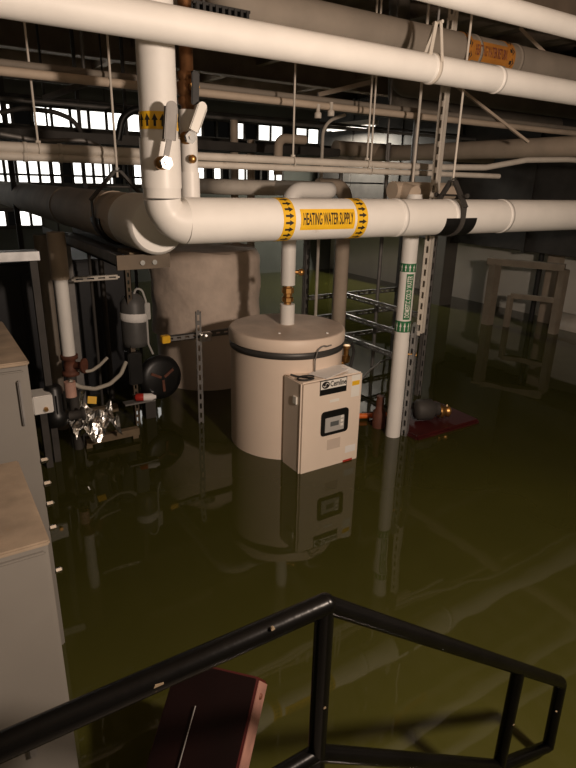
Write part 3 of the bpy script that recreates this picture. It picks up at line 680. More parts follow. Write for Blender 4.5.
# ================================================================== frame rack behind the labelled pipe
rk = onq(342, 300, 4.5); P0 = rk.x
t = thing('steel_rack', 'dark slotted steel frame rack standing behind the cream tank at right', 'rack', (P0, 4.5, FLOOR))
for (pp, qq, zt_) in ((P0, 4.5, 1.55), (P0, 3.35, 1.45), (P0 + 0.75, 4.5, 1.55), (P0 - 0.45, 4.5, 1.55)):
    strut((pp, qq, FLOOR), (pp, qq, zt_), 0.05, 0.04, -Y, 0.09, 0.05).build('post', GALVD, t)
for yy in (294, 314, 335):
    z = onq(343, yy, 4.5).z
    strut((P0, 4.5, z), (P0, 3.35, z), 0.045, 0.03, -X, 0.07, 0.04).build('side_rail', GALV, t)
    strut((P0 - 0.45, 4.48, z), (P0 + 0.75, 4.48, z), 0.045, 0.03, -Y, 0.07, 0.04).build('cross_rail', GALVD, t)
for k, (pp, rr3) in enumerate(((P0 - 0.25, 0.02), (P0 + 0.2, 0.018), (P0 + 0.42, 0.03))):
    solo(MB().tube([(pp, 4.3 - 0.1 * k, FLOOR), (pp, 4.3 - 0.1 * k, 1.9 + 0.2 * k)], rr3, 12), 'upright_conduit', (GALV, GALVD, GALV)[k],
         ('thin upright conduit on the tank side of the steel rack', 'middle upright conduit inside the steel rack', 'thickest upright conduit inside the steel rack')[k], 'conduit')
# red pump on its floating base
pb1 = onz(385, 415, 0.05); pb2 = onz(462, 425, 0.05); pb3 = onz(425, 436, 0.05)
t = thing('red_pump', 'dark red pump base awash behind the slotted column with bronze motor', 'pump', (3.15, 3.0, 0))
m = MB(); cen = onz(427, 417, 0.03)
WLOC[t.name] = V((cen.x, cen.y, -0.3)); t.location = (cen.x, cen.y, -0.3)
m.box((cen.x - 0.34, cen.y - 0.24, -0.3), (cen.x + 0.34, cen.y + 0.24, 0.03), 0.015); m.build('base', RED, t)
m = MB(); mc = onq(424, 402, cen.y); m.lathe(V((mc.x - .10, cen.y, 0.12)), [(0.02, 0), (0.07, 0.01), (0.08, 0.03), (0.08, 0.14), (0.05, 0.16), (0.05, 0.2)], 18, V((1, -.4, 0))); m.build('motor', DARKST, t)
m = MB(); m.lathe(V((mc.x + .09, cen.y - .08, 0.10)), [(0.05, 0), (0.055, 0.02), (0.04, 0.03), (0.04, 0.06), (0.05, 0.07), (0.03, 0.09)], 12, V((1, -.4, 0))); m.build('coupling', BRASS, t)
m = MB(); a = onq(381, 392, cen.y + .1); m.lathe((a.x, cen.y + 0.1, 0.0), [(0.05, 0), (0.05, 0.12), (0.03, 0.15), (0.03, 0.25)], 14); m.build('volute', RUST, t)
solo(MB().tube([onz(357, 416, 0.03), onz(388, 415, 0.03)], 0.022, 12), 'orange_conduit', ORPL, 'bright orange pipe lying at water level behind the control box', 'conduit')

# ================================================================== right side: wall, pillar, frame
FRAMEM = mat('dingy_frame_paint', (0.30, 0.25, 0.19), 0.7, var=0.2)
def vpost(name, label, x, y, q, wd, m, zt_=1.9, cat='post', dp=None):
    c = onq(x, y, q); wd_ = 2 * rad(wd, c); t_ = MB(); t_.box((c.x - wd_ / 2, q - (dp or wd_) / 2, FLOOR), (c.x + wd_ / 2, q + (dp or wd_) / 2, zt_), 0.01)
    return solo(t_, name, m, label, cat)
c = onz(487, 324, 0)
t = thing('equipment_frame', 'pale tubular frame standing in the water against the right wall', 'frame', (c.x, c.y, FLOOR))
zt_ = onq(489, 262, c.y).z; c2 = onz(540, 330, 0)
MB().box((c.x - .06, c.y - .06, FLOOR), (c.x + .06, c.y + .06, zt_ - .02), 0.01).build('leg', FRAMEM, t)
e2 = V((c.x + 0.35, c.y - 0.75, 0))
MB().box((e2.x - .05, e2.y - .05, FLOOR), (e2.x + .05, e2.y + .05, zt_ - .02), 0.01).build('leg', FRAMEM, t)
MB().bar(V((c.x, c.y, zt_)) - (e2 - c).normalized() * 0.1, V((e2.x, e2.y, zt_)), 0.12, 0.08).build('top_rail', FRAMEM, t)
MB().bar(V((c.x, c.y, 0.42)) + (e2 - c) * 0.3, V((e2.x, e2.y, 0.42)), 0.06, 0.06).build('mid_rail', FRAMEM, t)
MB().bar(V((c.x, c.y, FLOOR)) + (e2 - c) * 0.3, V((c.x, c.y, 0.42)) + (e2 - c) * 0.3, 0.06, 0.06).build('inner_post', FRAMEM, t)
c = onz(545, 322, 0)
m = MB(); m.box((c.x - .06, c.y - .09, FLOOR), (c.x + .06, c.y + .09, CEIL), 0.006); solo(m, 'steel_pillar', TAN, 'tall tan pillar rising from the water at the right edge', 'pillar')
c = onz(541, 322, 0) + V((-0.06, 0.12, 0)); solo(MB().tube([(c.x, c.y, FLOOR), (c.x, c.y, CEIL)], 0.035, 12), 'black_drain_pipe', RUBBER, 'thin black pipe running up beside the tan pillar', 'pipe')
c = onz(575, 327, 0); t = thing('white_drum', 'pale horizontal drum half sunk at the right edge by the pillar', 'drum', (min(c.x, 7.15), c.y, FLOOR))
MB().lathe((min(c.x, 7.15), c.y + 0.22, 0.02), [(0.02, 0), (0.13, 0.015), (0.17, 0.06), (0.17, 0.55), (0.13, 0.6)], 28, V((0, -1, 0))).build('shell', PAINTED, t)
m = MB(); m.box((min(c.x, 7.15) - .1, c.y - .25, FLOOR), (min(c.x, 7.15) + .1, c.y + .1, -0.12)); m.build('cradle', DARKST, t)
vpost('square_duct', 'dim square duct standing at the wall right of the slotted column', 441, 285, 6.2, 17, GREYPAINT, CEIL, 'duct')

dz0 = onp(500, 246, 7.0).z
t = thing('added_wall_duct', 'big dark duct added to dim the top of the right wall', 'duct', (7.1, 5, dz0))
MB().box((6.75, -1.0, dz0), (7.4, 9.6, 3.1), 0.01).build('casing', DARKST, t)  # added casing, darkens the upper part of the right wall
for k in range(8): MB().box((6.73, -0.2 + k * 1.25, dz0 - 0.02), (7.42, -0.16 + k * 1.25, 3.12)).build('flange', DARKST, t)
# ================================================================== left side: support channel, vertical pipes, pump skid
FRAMED = mat('dull_tan_steel', (0.12, 0.09, 0.06), 0.7, var=0.3)
t = thing('support_channel', 'grey channel carrying the large dim pipe at left', 'support', (PB, 3.6, ZB - RB - 0.1))
za_ = ZB - RB - 0.012
m = MB(); m.box((PB - 0.16, 2.72, za_ - 0.055), (PB + 0.06, 4.6, za_ - 0.045)); m.box((PB - 0.16, 2.72, za_ - 0.055), (PB - 0.15, 4.6, za_)); m.box((PB + 0.05, 2.72, za_ - 0.055), (PB + 0.06, 4.6, za_)); m.build('channel', GALVD, t)
m = MB(); m.box((PB - 0.18, 2.70, za_ - 0.06), (PB + 0.08, 2.72, za_ + 0.008)); m.build('end_plate', FRAMED, t)
for k in range(2): MB().lathe((PB - 0.06 + k * 0.06, 2.70, za_ - 0.03), [(0.012, -0.008), (0.012, 0.0)], 10, Y).build('bolt', CHROME, t)
MB().box((PB - 0.10, 2.76, za_ - 0.002), (PB + 0.04, 2.95, za_ + 0.012)).build('wood_shim', WOOD, t)
m = MB(); m.box((PB - 0.12, 4.2, FLOOR), (PB - 0.06, 4.26, za_ - 0.05)); m.build('leg', GALVD, t)
GREYD = mat('dark_grey_enamel', (0.09, 0.088, 0.085), 0.5, var=0.15)
FRAMED = mat('dull_tan_steel', (0.12, 0.09, 0.06), 0.7, var=0.3)
pA = onq(64, 310, 3.720); rA = rad(13, pA)
t = thing('drop_pipe', 'white upright pipe dropping to a rusty valve above the pump skid', 'pipe', (pA.x, 3.720, 0.6))
zA = onq(67, 355, 3.720).z
MB().tube([(pA.x, 3.720, zA), (pA.x, 3.720, onq(62, 278, 3.720).z)], rA, 20).build('insulation', WHITE, t)
MB().tube([(pA.x, 3.720, onq(62, 279, 3.720).z), (pA.x, 3.720, onq(60, 232, 3.720).z)], rA + 0.012, 20).build('upper_insulation', TAN, t)
m = MB(); m.lathe((pA.x, 3.720, zA - 0.14), [(0.03, 0), (0.055, 0.005), (0.055, 0.03), (0.035, 0.035), (0.04, 0.08), (0.035, 0.11), (0.055, 0.115), (0.055, 0.14)], 16)
m.lathe((pA.x, 3.720, zA - 0.07), [(0.025, 0), (0.025, 0.08), (0.05, 0.085), (0.05, 0.1)], 14, V((0.8, -0.6, 0))); m.build('valve', RUST, t)
MB().tube([(pA.x, 3.720, zA - 0.14), (pA.x, 3.720, -0.1)], 0.032, 14).build('lower_pipe', DARKST, t)
pA2 = onq(49, 310, 4.120); solo(MB().tube([(pA2.x, 4.120, FLOOR), (pA2.x, 4.120, 1.38)], 0.045, 16), 'drop_pipe', DIM_DUSTY, 'dim upright pipe just behind the white drop pipe', 'pipe')
# slotted rails
a, b_ = onq(73, 279.5, 3.820), onq(117, 277, 3.820); b_.z = a.z; strut_o = solo(strut(a, b_, 0.03, 0.035, -Y, 0.06, 0.035), 'slotted_rail', PAINTED, 'short bright slotted rail beside the white drop pipe', 'rail')
d = onq(129, 300, 3.920); t = thing('slotted_upright', 'slim tan slotted upright between pump skid and wrapped tank', 'upright', (d.x, 3.920, FLOOR))
strut((d.x, 3.920, FLOOR), (d.x, 3.920, 1.35), 0.04, 0.03, -Y, 0.05, 0.028).build('channel', FRAMED, t)
# skid
sk = onq(112, 432, 3.570); t = thing('pump_skid', 'low wooden skid rails at the waterline under the crumpled foil', 'skid', (sk.x, 3.570, FLOOR))
a = onz(86, 441, 0.06); b_ = V((onq(138, 424, a.y).x, a.y, 0.06))
MB().bar(a, b_, 0.05, 0.05).build('rail', WOOD, t)
MB().bar(a + Y * .5, b_ + Y * .5, 0.05, 0.05).build('rail', WOOD, t)
MB().box((b_.x - .04, b_.y, FLOOR), (b_.x + .0, b_.y + .05, 0.04)).build('leg', WOOD, t)
MB().box((a.x + .0, a.y, FLOOR), (a.x + .04, a.y + .05, 0.04)).build('leg', WOOD, t)
# crumpled foil on skid
m = MB(); fc = onq(94, 420, 3.670); n = 13; vs5 = []
for i in range(n):
    for j in range(n):
        vs5.append(fc + X * ((i / (n - 1) - .5) * 0.30) + Y * ((j / (n - 1) - .5) * 0.26) + Z * (random.uniform(-.03, .03) + 0.05 * math.sin(i * .9) * math.cos(j * .8) - 0.07 * (1 - j / (n - 1)) + .02))
m.add(vs5, [(i * n + j, (i + 1) * n + j, (i + 1) * n + j + 1, i * n + j + 1) for i in range(n - 1) for j in range(n - 1)])
solo(m, 'foil_sheet', FOIL, 'crumpled shiny foil sheet on the pump skid', 'foil')
fb = onq(78, 398, 3.770); t = thing('foil_pipe', 'short bright foil-wrapped pipe stub on the pump skid', 'pipe', (fb.x, 3.770, fb.z - .1))
MB().tube([fb + V((-.02, 0, -.1)), fb + V((0.02, 0, .06))], [0.03, 0.034], 14).build('stub', FOIL, t)
yt = onq(92, 400, 3.620); solo(MB().obox(yt, (V((1, -.2, -.2)), V((0, 1, -.2)), V((.2, .2, 1))), (0.028, 0.004, 0.024)), 'valve_tag', YELLOW, 'small yellow tag hanging over the foil on the skid', 'tag')
# black pump motor and white box
mo = onq(55, 405, 3.570); t = thing('skid_pump', 'black pump motor between the white junction box and foil', 'pump', (mo.x, 3.570, 0))
m = MB(); m.lathe((mo.x, 3.570, mo.z - .13), [(0.06, 0), (0.075, 0.02), (0.075, 0.08), (0.055, 0.1), (0.055, 0.24), (0.04, 0.26)], 18)
m.build('motor', BLACK, t)
m = MB()
for k in range(8): a = 2 * PI * k / 8; m.obox(V((mo.x + .06 * math.cos(a), 3.570 + .06 * math.sin(a), mo.z + .02)), (V((math.cos(a), math.sin(a), 0)), V((-math.sin(a), math.cos(a), 0)), Z), (0.008, 0.003, 0.06))
m.build('cooling_fin', BLACK, t)
m = MB(); m.lathe((mo.x + .05, 3.570, mo.z - .09), [(0.03, 0), (0.03, 0.1), (0.045, 0.105), (0.045, 0.12)], 14, X); m.build('flange', DARKST, t)
jb_ = onq(42, 402, 3.520); t = thing('junction_box', 'small white junction box between grey cabinet and black pump', 'box', (jb_.x, 3.520, 0.1))
MB().box((jb_.x - .06, 3.470, jb_.z - .06), (jb_.x + .055, 3.620, jb_.z + .055), 0.006).build('body', SMOOTH, t)
m = MB(); m.lathe((jb_.x + .01, 3.470, jb_.z - .03), [(0.012, -0.02), (0.014, 0)], 10, Y); m.build('knockout', BRASS, t)
MB().box((jb_.x - .02, 3.520, FLOOR), (jb_.x + .02, 3.580, jb_.z - .06)).build('stand', DARKST, t)
m = MB(); pp2 = onq(70, 386, 3.620); m.tube([pp2 - Z * .07, pp2 + Z * .03], 0.036, 16); solo(m, 'pink_sleeve', PINK, 'pinkish pipe sleeve under the rusty valve', 'sleeve')
# hoses
hs = [onq(78, 370, 3.670), onq(90, 372, 3.670), onq(100, 365, 3.720), onq(107, 358, 3.770)]
solo(MB().tube(bend(hs, .1), 0.011, 10), 'clear_hose', CLEAR, 'upper pale hose curving away from the rusty valve', 'hose', 'pale hoses')
hs = [onq(69, 381, 3.620), onq(80, 387, 3.620), onq(95, 389, 3.670), onq(110, 384, 3.720), onq(121, 374, 3.770), onq(126, 362, 3.820)]
solo(MB().tube(bend(hs, .1), 0.014, 10), 'clear_hose', CLEAR, 'lower pale hose sagging toward the slotted upright', 'hose', 'pale hoses')
for k, (xx, q) in enumerate(((93, 4.35), (104, 4.5))):
    c = onq(xx, 300, q); solo(MB().tube([(c.x, q, FLOOR), (c.x, q, 1.33)], 0.012 + .01 * k, 10), 'dark_conduit', DARKST, ('thin dark conduit below the slotted rail, left one', 'thicker dark conduit below the slotted rail, right one')[k], 'conduit')
cq = onq(136, 330, 3.870)
# grey air separator cylinder with white tag
t = thing('air_separator', 'grey upright cylinder with white tape wrap above the black round pump', 'cylinder', (cq.x, 3.970, 0.6))
zz1, zz0 = onq(136, 296, 3.970).z, onq(138, 346, 3.970).z
MB().lathe((cq.x + .02, 3.970, zz0), [(0.04, 0), (0.085, 0.01), (0.09, 0.05), (0.09, zz1 - zz0 - .05), (0.065, zz1 - zz0), (0.02, zz1 - zz0 + .03)], 22).build('body', GREYD, t)
zt1 = onq(137, 318, 3.900).z
MB().lathe((cq.x + .02, 3.970, zt1 - .02), [(0.09, -.012), (0.098, 0), (0.098, 0.04), (0.09, 0.05)], 22, V((0.1, 0, 1))).build('tape_wrap', PAPER, t)
w1 = [V((cq.x + .02, 3.950, zz1)), V((cq.x + .04, 3.940, zz1 + .06)), V((cq.x + .08, 3.930, zz1 + .05)), V((cq.x + .10, 3.920, zz1 - .03)), V((cq.x + .10, 3.920, zz0 + .02)), V((cq.x + .13, 3.920, zz0 - .06))]
MB().tube(bend(w1, .04), 0.008, 8).build('wire', GREYV, t)
MB().obox(V((cq.x + .105, 3.915, (zz0 + zz1) / 2 + .08)), (X, Y, Z), (0.02, 0.012, 0.06), .004).build('plug', GREYV, t)
# round black pump
rp = onq(160, 377, 4.020); ax = V((0.1, -1.0, 0.1))
t = thing('round_pump', 'black round circulator pump with red marks in front of the wrapped tank', 'pump', (rp.x, 4.020, 0.15))
MB().lathe(rp, [(0.05, -0.16), (0.10, -0.15), (0.10, -0.06), (0.16, -0.05), (0.175, 0), (0.165, 0.03), (0.12, 0.045), (0.03, 0.05)], 30, ax).build('housing', BLACK, t)
m = MB(); axn = ax.normalized(); e1_ = axn.cross(Z).normalized(); e2_ = e1_.cross(axn)
for k in range(3): a = k * 2.1 + .5; m.obox(rp + axn * 0.05 + (e1_ * math.cos(a) + e2_ * math.sin(a)) * 0.06, (e1_ * math.cos(a) + e2_ * math.sin(a), e1_ * -math.sin(a) + e2_ * math.cos(a), axn), (0.045, 0.010, 0.006))
m.build('red_spoke', RUST, t)
MB().box((rp.x - .14, 3.980, FLOOR), (rp.x - .06, 4.060, rp.z - .05)).build('stand', DARKST, t)
m = MB(); m.obox(V((cq.x - .02, 3.920, 0.45)), (X, Y, Z), (0.05, 0.05, 0.12), .008); bx_ = solo(m, 'switch_box', BLACK, 'small black switch box under the grey cylinder', 'box')
MB().box((cq.x - .012, 3.865, 0.41), (cq.x + .002, 3.872, 0.5)).build('switch', PAPER, None) if False else None
bo = onq(143, 396, 3.770); t = thing('bottle', 'small red and white bottle lying beside the slotted upright', 'bottle', bo - Z * .03)
MB().lathe(bo - X * .06, [(0.012, 0), (0.028, 0.01), (0.028, 0.06)], 14, V((1, -.3, -.05))).build('red_end', REDB, t)
MB().lathe(bo - X * .06 + V((1, -.3, -.05)).normalized() * .058, [(0.027, 0), (0.027, 0.06), (0.014, 0.08), (0.014, 0.09)], 14, V((1, -.3, -.05))).build('white_end', PAPER, t)
m = MB(); m.bar(V((d.x, 3.92, bo.z - .035)), V((d.x, bo.y, bo.z - .035)), 0.05, 0.012); m.bar(bo + V((-.14, 0, -.035)), bo + V((.08, .0, -.035)), 0.07, 0.012); solo(m, 'bracket_shelf', GALVD, 'small metal bracket under the red and white bottle', 'bracket')
# added black box that stands in for the dark behind the skid
pbz = onq(20, 263, 4.7).z
t = thing('dark_backdrop', 'added black box standing in for the dark behind the drop pipe', 'dark_backdrop', (0.3, 5.2, FLOOR))
NIGHT = mat('blue_black_backdrop', (0.006, 0.007, 0.010), 0.5, var=0.2)  # near-black so the added box stays dark under the lamp
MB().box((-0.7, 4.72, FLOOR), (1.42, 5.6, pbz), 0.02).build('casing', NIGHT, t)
for pp in (-0.1, 0.62): MB().box((pp, 4.705, -0.2), (pp + 0.6, 4.73, pbz - 0.08), 0.006).build('backdrop_panel', NIGHT, t)
# left: flat metal ledge
a, b_ = onq(-20, 257, 3.6), onq(38, 257, 3.6); b_.z = a.z
t = thing('metal_ledge', 'grey metal ledge at the left edge under the windows', 'ledge', (a.x, 3.6, a.z))
MB().bar(a - X * .5, b_, 0.12, 0.05).build('shelf', GALV, t)
MB().box((b_.x - .05, 3.58, FLOOR), (b_.x - .01, 3.62, a.z - .02)).build('leg', DARKST, t)

# ================================================================== grey cabinets at left
qa = 1.25; ka = onq(50, 540, qa); zca = ka.z
t = thing('switch_cabinet', 'nearest grey electrical cabinet at lower left with dusty top', 'cabinet', (ka.x - .35, qa + .25, FLOOR))
m = MB(); m.box((ka.x - 0.8, qa + 0.012, FLOOR), (ka.x - .004, qa + 0.46, zca - 0.012), 0.006); m.build('body', GREYPAINT, t)
DUST = mat('dusty_cabinet_top', (0.27, 0.21, 0.15), 0.9, var=0.3, scale=9, dirt=(0.22, 0.15, 0.09), dirt_amt=0.1, dscale=10)
m = MB(); m.box((ka.x - 0.805, qa, zca - 0.014), (ka.x, qa + 0.47, zca), 0.004); m.build('top', DUST, t)
m = MB(); m.box((ka.x - 0.78, qa, FLOOR + .05), (ka.x - 0.012, qa + 0.016, zca - 0.03), 0.004); dr = m.build('door', GREYPAINT, t)
m = MB(); m.box((ka.x - .12, qa - .012, zca - .62), (ka.x - .10, qa, zca - .5), .003); m.build('latch', GALVD, dr)
for k in range(5):
    bz = onq(51 + k * 4.5, 508 + k * 34, qa + .2)
    pass
qb = 1.95; kb = onq(29, 361, qb); zcb = kb.z
t = thing('switch_cabinet', 'taller grey electrical cabinet behind the nearest one, bolts along its edge', 'cabinet', (kb.x - .35, qb + .25, FLOOR))
m = MB(); m.box((kb.x - 0.8, qb + .012, FLOOR), (kb.x - .004, qb + 0.62, zcb - .012), 0.006); m.build('body', GREYPAINT, t)
m = MB(); m.box((kb.x - 0.805, qb, zcb - .014), (kb.x, qb + 0.63, zcb), 0.004); m.build('top', DUST, t)
m = MB(); m.box((kb.x - 0.78, qb, FLOOR + .05), (kb.x - .02, qb + .016, zcb - .03), 0.004); dr = m.build('door', GREYPAINT, t)
m = MB(); m.box((kb.x - .045, qb - .012, zcb - .22), (kb.x - .035, qb, zcb - .06), .003); m.build('hinge', GALVD, dr)
for yy in (463, 487, 508, 533, 578):
    z = onq(44, yy, qb).z
    m = MB(); m.hexnut((kb.x + .008, qb + .02, z), X, 0.011, 0.02); m.ball((kb.x + .016, qb + .02, z), 0.008, 10); m.build('bolt', CHROME, t)

# ================================================================== stair guard rail
QR = 0.66
def rp_(x, y): return onq(x, y, QR)
tc_ = rp_(325, 604); R1 = 0.0195
L0 = V((tc_.x - 1.6, QR, tc_.z)); en = rp_(561, 682); eb = rp_(548, 746); ib = rp_(506, 762)
t = thing('stair_railing', 'black pipe stair railing with bent corner and scratched paint in the foreground', 'railing', (tc_.x, QR, 0.10))
MB().tube([L0, tc_ + X * 0.004], R1, 20).build('top_rail', RAILM, t)
slope = (en - tc_).normalized()
MB().tube(bend([tc_ - slope * 0.004, en, eb], 0.03, 6), R1 * 0.9, 18).build('sloping_rail', RAILM, t)
MB().ball(tc_, R1 * 1.02, 18).build('corner_weld', RAILM, t)
lowz = rp_(318, 752).z; lc = V((tc_.x, QR, lowz))
MB().tube([tc_, (tc_.x, QR, 0.10)], R1 * 0.92, 18).build('corner_post', RAILM, t)
MB().tube([V((L0.x, QR, lowz)), lc + X * .004], R1 * 0.9, 18).build('lower_rail', RAILM, t)
lb = lc + slope * ((en.x - tc_.x) / slope.x * 0.72)
ip = rp_(518, 672); ipx = ip.x
f = (ipx - lc.x); lz = lc.z + slope.z / slope.x * f
MB().tube([lc, V((ipx, QR, lz))], R1 * 0.9, 18).build('lower_sloping_rail', RAILM, t)
zu = tc_.z + slope.z / slope.x * (ipx - tc_.x)
MB().tube([V((ipx, QR, zu)), V((ipx, QR, FLOOR))], R1 * 0.92, 18).build('end_post', RAILM, t)
MB().tube(bend([eb + Z * .03, eb, V((ipx, QR, lz))], 0.02, 5), R1 * 0.9, 18).build('return_bend', RAILM, t)
for px, py, s in ((273, 629, .55), (159, 687, 1.25), (325, 708, .4), (514, 725, .35), (557, 712, .35)):
    c = onq(px, py, QR - R1 * 0.98); m = MB(); pts = []
    for k in range(9): a = 2 * PI * k / 9; rr_ = 0.006 * s * random.uniform(.6, 1.25); pts.append(c + X * rr_ * 1.5 * math.cos(a) + Z * rr_ * math.sin(a))
    m.extrude(pts, Y * .004); m.build('paint_chip', WOOD, t)

# floating dark red box by the stairs
ctr = onz(226, 725, 0.18)
t = thing('red_box', 'dark red metal box tilted in the water behind the railing', 'box', (ctr.x, ctr.y, 0))
B = onq(259, 677, 1.10); G = onq(238, 768, 0.98)
uz = (B - G).normalized(); wv = (B - EYE).normalized()
n0 = (-wv + uz * wv.dot(uz)).normalized(); r0 = uz.cross(n0)
if r0.dot(CR) < 0: r0 = -r0
ph = math.radians(20); rt = r0 * math.cos(ph) + n0 * math.sin(ph); ft = n0 * math.cos(ph) - r0 * math.sin(ph)
REDBLACK = mat('black_red_paint', (0.0065, 0.0014, 0.0013), 0.55, var=0.4, scale=5, spec=0.2)
LITPINK = mat('lit_pink_side', (0.26, 0.13, 0.10), 0.7, var=0.35, scale=14)  # lamplight on the box's right side is put into this pink
Wd, Hd, Dd = 0.27, 0.50, 0.085
cc = B - rt * Wd / 2 - uz * Hd / 2 - ft * Dd / 2
MB().obox(cc, (rt, ft, uz), (Wd / 2, Dd / 2, Hd / 2), 0.005).build('casing', RED, t)
MB().obox(cc + ft * Dd / 2, (rt, ft, uz), (Wd / 2 - 0.006, 0.005, Hd / 2 - 0.006), 0.002).build('lid', REDBLACK, t)
MB().obox(cc + rt * (Wd / 2 + .001), (rt, ft, uz), (0.002, Dd / 2 - .008, Hd / 2 - .008)).build('lit_side_strip', LITPINK, t)
for k in (0.045, 0.3): MB().lathe(B - uz * k - ft * Dd * .45 + rt * .003, [(0.009, 0), (0.007, 0.005)], 10, rt).build('rivet', RUST, t)
hA = cc + ft * (Dd / 2 + .012) + uz * (Hd / 2 - .11) - rt * .03; hB = hA - uz * .2
m = MB(); m.tube([hA, hB], 0.002, 8); m.build('handle_rod', GALVD, t)

# ================================================================== background pipe work over and behind the heating pipe
def freepipe(name, label, pts, r, m, br=None, seg=18, group=None, cat='pipe'):
    return solo(MB().tube(bend(pts, br or r * 1.8, 8), r, seg), name, m, label, cat, group)
q = 4.0
a = onq(222, 187, q); b_ = onq(243, 187, q); z = a.z
r_ = rad(15, a)
freepipe('bent_pipe', 'fat dim pipe with elbow lying just above the heating pipe, left one', [(a.x - .02, q + 1.2, z), (a.x, q, z), (a.x + 1.0, q, z)], r_, PAINTED, 0.14)
q = 4.1; a = onq(318, 186, q); b_ = onq(346, 186, q); r_ = rad(15, a)
freepipe('bent_pipe', 'dim pipe bending down behind the heating pipe just right of the flow arrows', [(a.x, q, a.z), (b_.x, q, a.z), (b_.x, q, FLOOR)], r_, TAN, 0.12)
q = 4.4; a = onq(272, 142, q); b_ = onq(296, 137, q); r_ = rad(9, a)
freepipe('small_bent_pipe', 'small upright bend of pipe in the dim background', [(onq(278, 165, q).x, q, onq(278, 175, q).z), (onq(278, 165, q).x, q, onq(278, 138, q).z), (onq(305, 138, q).x, q, onq(278, 138, q).z)], r_, TAN, .07)
for k, (xx, yt) in enumerate(((234, 120), (251, 140))):
    c = onq(xx, yt, 5.3); solo(MB().tube([(c.x, 4.6 + .7, FLOOR), (c.x, 4.6 + .7, c.z)], rad(8, c), 14), 'stub_pipe', TAN, ('taller upright stub pipe in front of the far bright window', 'shorter upright stub pipe in front of the far bright window')[k], 'pipe')
# vertical pipe next to them
q = 3.6; c = onq(326, 150, q)
# pipe along the other wall direction at right
c = onq(480, 150, 4.0); r_ = rad(17, c)
P4 = c.x
freepipe('cross_pipe', 'wide dim pipe running toward the viewer at right above the thin pipes', [(P4, 8.6, c.z), (P4, 1.0, c.z)], r_, TAN, seg=24)
c = onq(400, 152, 5.5)
freepipe('cross_pipe', 'dim pipe crossing the background behind the slotted column', [(onq(335, 155, 5.5).x, 5.5, c.z), (6.7, 5.5, c.z)], rad(13, c), TAN, seg=18)
q = 3.2; a = onq(388, 191, q); b_ = onq(452, 191, q)
# ducts and dark pipes that block the windows
c = onq(80, 139, 5.2); h2 = rad(9, c)
MBd = MB(); MBd.box((-2.3, 5.0, c.z - h2), (onq(330, 139, 5.2).x, 5.5, c.z + h2), 0.01); solo(MBd, 'flat_duct', DARKST, 'dark flat duct crossing the middle of the bright windows', 'duct')
for k, (px, yy, th, q, m_) in enumerate(((80, 176, 2.0, 6.5, DARKST), (80, 101, 3.0, 6.0, DARKST), (260, 121, 3.5, 5.8, GALVD), (260, 146, 9, 6.2, DARKST), (300, 106, 5, 6.4, GALVD))):
    c = onq(px, yy, q); lab = ('thin dark conduit across the lower windows', 'dark conduit along the top of the bright windows', 'grey conduit above the far window strip', 'broad dark pipe under the far window strip', 'grey pipe high in the dim background')[k]
    freepipe('background_conduit', lab, [(-2.3, q, c.z), (6.7, q, c.z)], rad(th, c), m_, seg=12, cat='conduit')
# dark uprights in front of the windows
for k, (xx, q, wd) in enumerate(((82, 6.0, 3.2), (50, 7.0, 2), (128, 5.6, 3), (9, 6.2, 5), (108, 7.2, 1.5))):
    c = onq(xx, 150, q); wd_ = rad(wd, c)
    m = MB(); m.box((c.x - wd_, q - wd_, FLOOR), (c.x + wd_, q + wd_, CEIL), 0.005)
    solo(m, 'window_post', DARKST, ('second thickest dark post before the windows, near the thin conduits', 'thin dark post before the left windows', 'dark post before the windows beside the big riser', 'thickest dark post at the far left windows', 'thinnest dark post before the windows near the clevis hanger')[k], 'post')
# curved conduits before the windows
for k, pts in enumerate(([(0, 113), (22, 108), (55, 112), (72, 119), (80, 130)], [(118, 140), (122, 118), (132, 110), (150, 108)], [(0, 134), (40, 141), (85, 140), (100, 147)], [(322, 155), (323, 130), (330, 120), (345, 115)])):
    q = (5.0, 5.0, 3.6, 4.2)[k]
    freepipe('curved_conduit', ('thin dark conduit sagging over the bright left windows', 'dark conduit hook beside the big riser', 'pale conduit bending over the pale pipe pair at left', 'pale curved conduit rising behind the thin pipe pair')[k],
             ([V((onq(*pts[0], q).x, q, FLOOR))] if k == 3 else []) + [onq(x_, y_, q) for x_, y_ in pts], (0.018, 0.03, 0.012, 0.014)[k], (DARKST, BLACK, GALVD, PAINTED)[k], 0.3, 8, cat='conduit')
# diagonal braces
for k, (a, b_, q0, q1, wd, lab) in enumerate((((520, 28), (572, 80), 3.1, 2.75, .035, 'diagonal pale brace behind the bright pipe at top right'), ((455, 85), (528, 142), 3.4, 3.1, .03, 'diagonal dim brace crossing behind the slotted column'),
        ((318, 95), (372, 82), 4.6, 4.4, .06, 'dim sloping strut brace behind the close rods'), ((45, 98), (85, 84), 5.2, 4.8, .05, 'grey sloping brace above the left windows'))):
    m = MB(); m.bar(onq(*a, q0), onq(*b_, q1), wd, wd * .6)
    if k > 1: e_ = onq(*b_, q1); m.tube([e_, (e_.x, e_.y, CEIL + .02)], 0.012, 8)
    solo(m, 'diagonal_brace', (TAN, TAN, TAN, GALVD)[k], lab, 'brace')

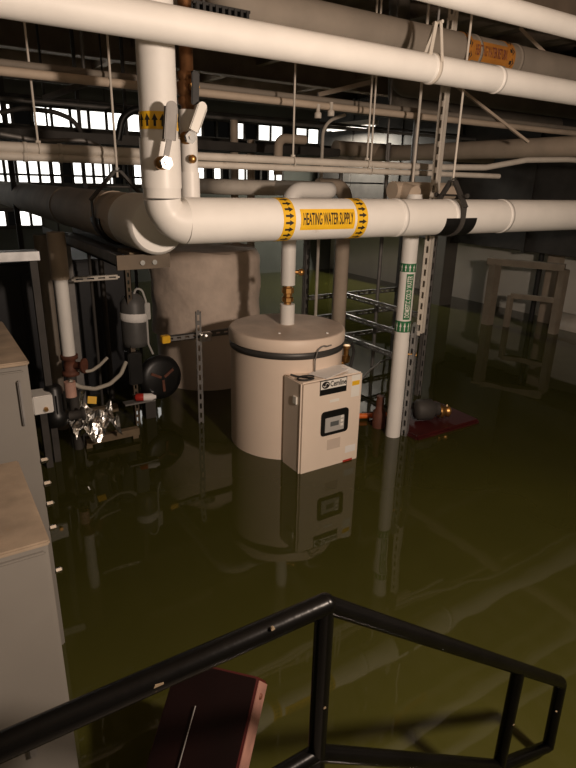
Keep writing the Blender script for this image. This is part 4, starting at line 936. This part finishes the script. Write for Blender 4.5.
for k, (px, yy, th, q, m_) in enumerate(((530, 104, 17, 4.3, DIM_DUSTY), (530, 122, 15, 4.6, DIM_DUSTY))):
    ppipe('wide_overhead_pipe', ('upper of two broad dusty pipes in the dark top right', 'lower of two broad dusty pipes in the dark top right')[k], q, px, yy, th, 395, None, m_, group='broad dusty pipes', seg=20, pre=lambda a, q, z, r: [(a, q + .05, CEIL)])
g0, g1 = onq(192, 4, 2.36), onq(248, 20, 2.36); g1.z = g0.z - 0.02
t = thing('black_grille', 'small black slatted grille just above the bright overhead pipe', 'grille', (g0.x, 2.36, g1.z - .03))
MB().box((g0.x, 2.34, g0.z - .07), (g1.x, 2.352, g0.z - .06)).build('lower_frame', BLACK, t)
MB().box((g0.x, 2.34, g0.z), (g1.x, 2.352, g0.z + .01)).build('upper_frame', BLACK, t)
MB().box((g0.x, 2.362, g0.z - .07), (g1.x, 2.368, g0.z + .01)).build('backing', BLACK, t)
for k in range(9):
    x_ = g0.x + (g1.x - g0.x) * (k + .5) / 9
    MB().box((x_ - .006, 2.335, g0.z - .065), (x_ + .006, 2.364, g0.z + .005)).build('slat', BLACK, t)
MB().tube([(g0.x + .05, 2.364, g0.z), (g0.x + .05, 2.364, CEIL)], 0.006, 8).build('hanger', DARKST, t)

# fluorescent fixture far back on the right
fx = onz(350, 127, 2.62)
t = thing('tube_light', 'small lit fluorescent fixture far back between the pipes', 'light', (fx.x, fx.y, fx.z - .04))
MB().box((fx.x - .1, fx.y - .6, fx.z), (fx.x + .1, fx.y + .6, fx.z + .07), 0.008).build('housing', PAINTED, t)
TUBE = emis('lit_tube', (1.0, 0.93, 0.82), 3.0)
for sx in (-.05, .05): MB().tube([(fx.x + sx, fx.y - .56, fx.z - .022), (fx.x + sx, fx.y + .56, fx.z - .022)], 0.016, 10).build('tube', TUBE, t)
for sy in (-.4, .4): MB().tube([(fx.x, fx.y + sy, fx.z + .06), (fx.x, fx.y + sy, CEIL + .04)], 0.005, 6).build('hanger', GALVD, t)
lamp('tube_light_glow', (fx.x, fx.y, fx.z - .06), 100, (1.0, 0.93, 0.80), 0.2, (fx.x, fx.y, 0), 'AREA', 1.1)
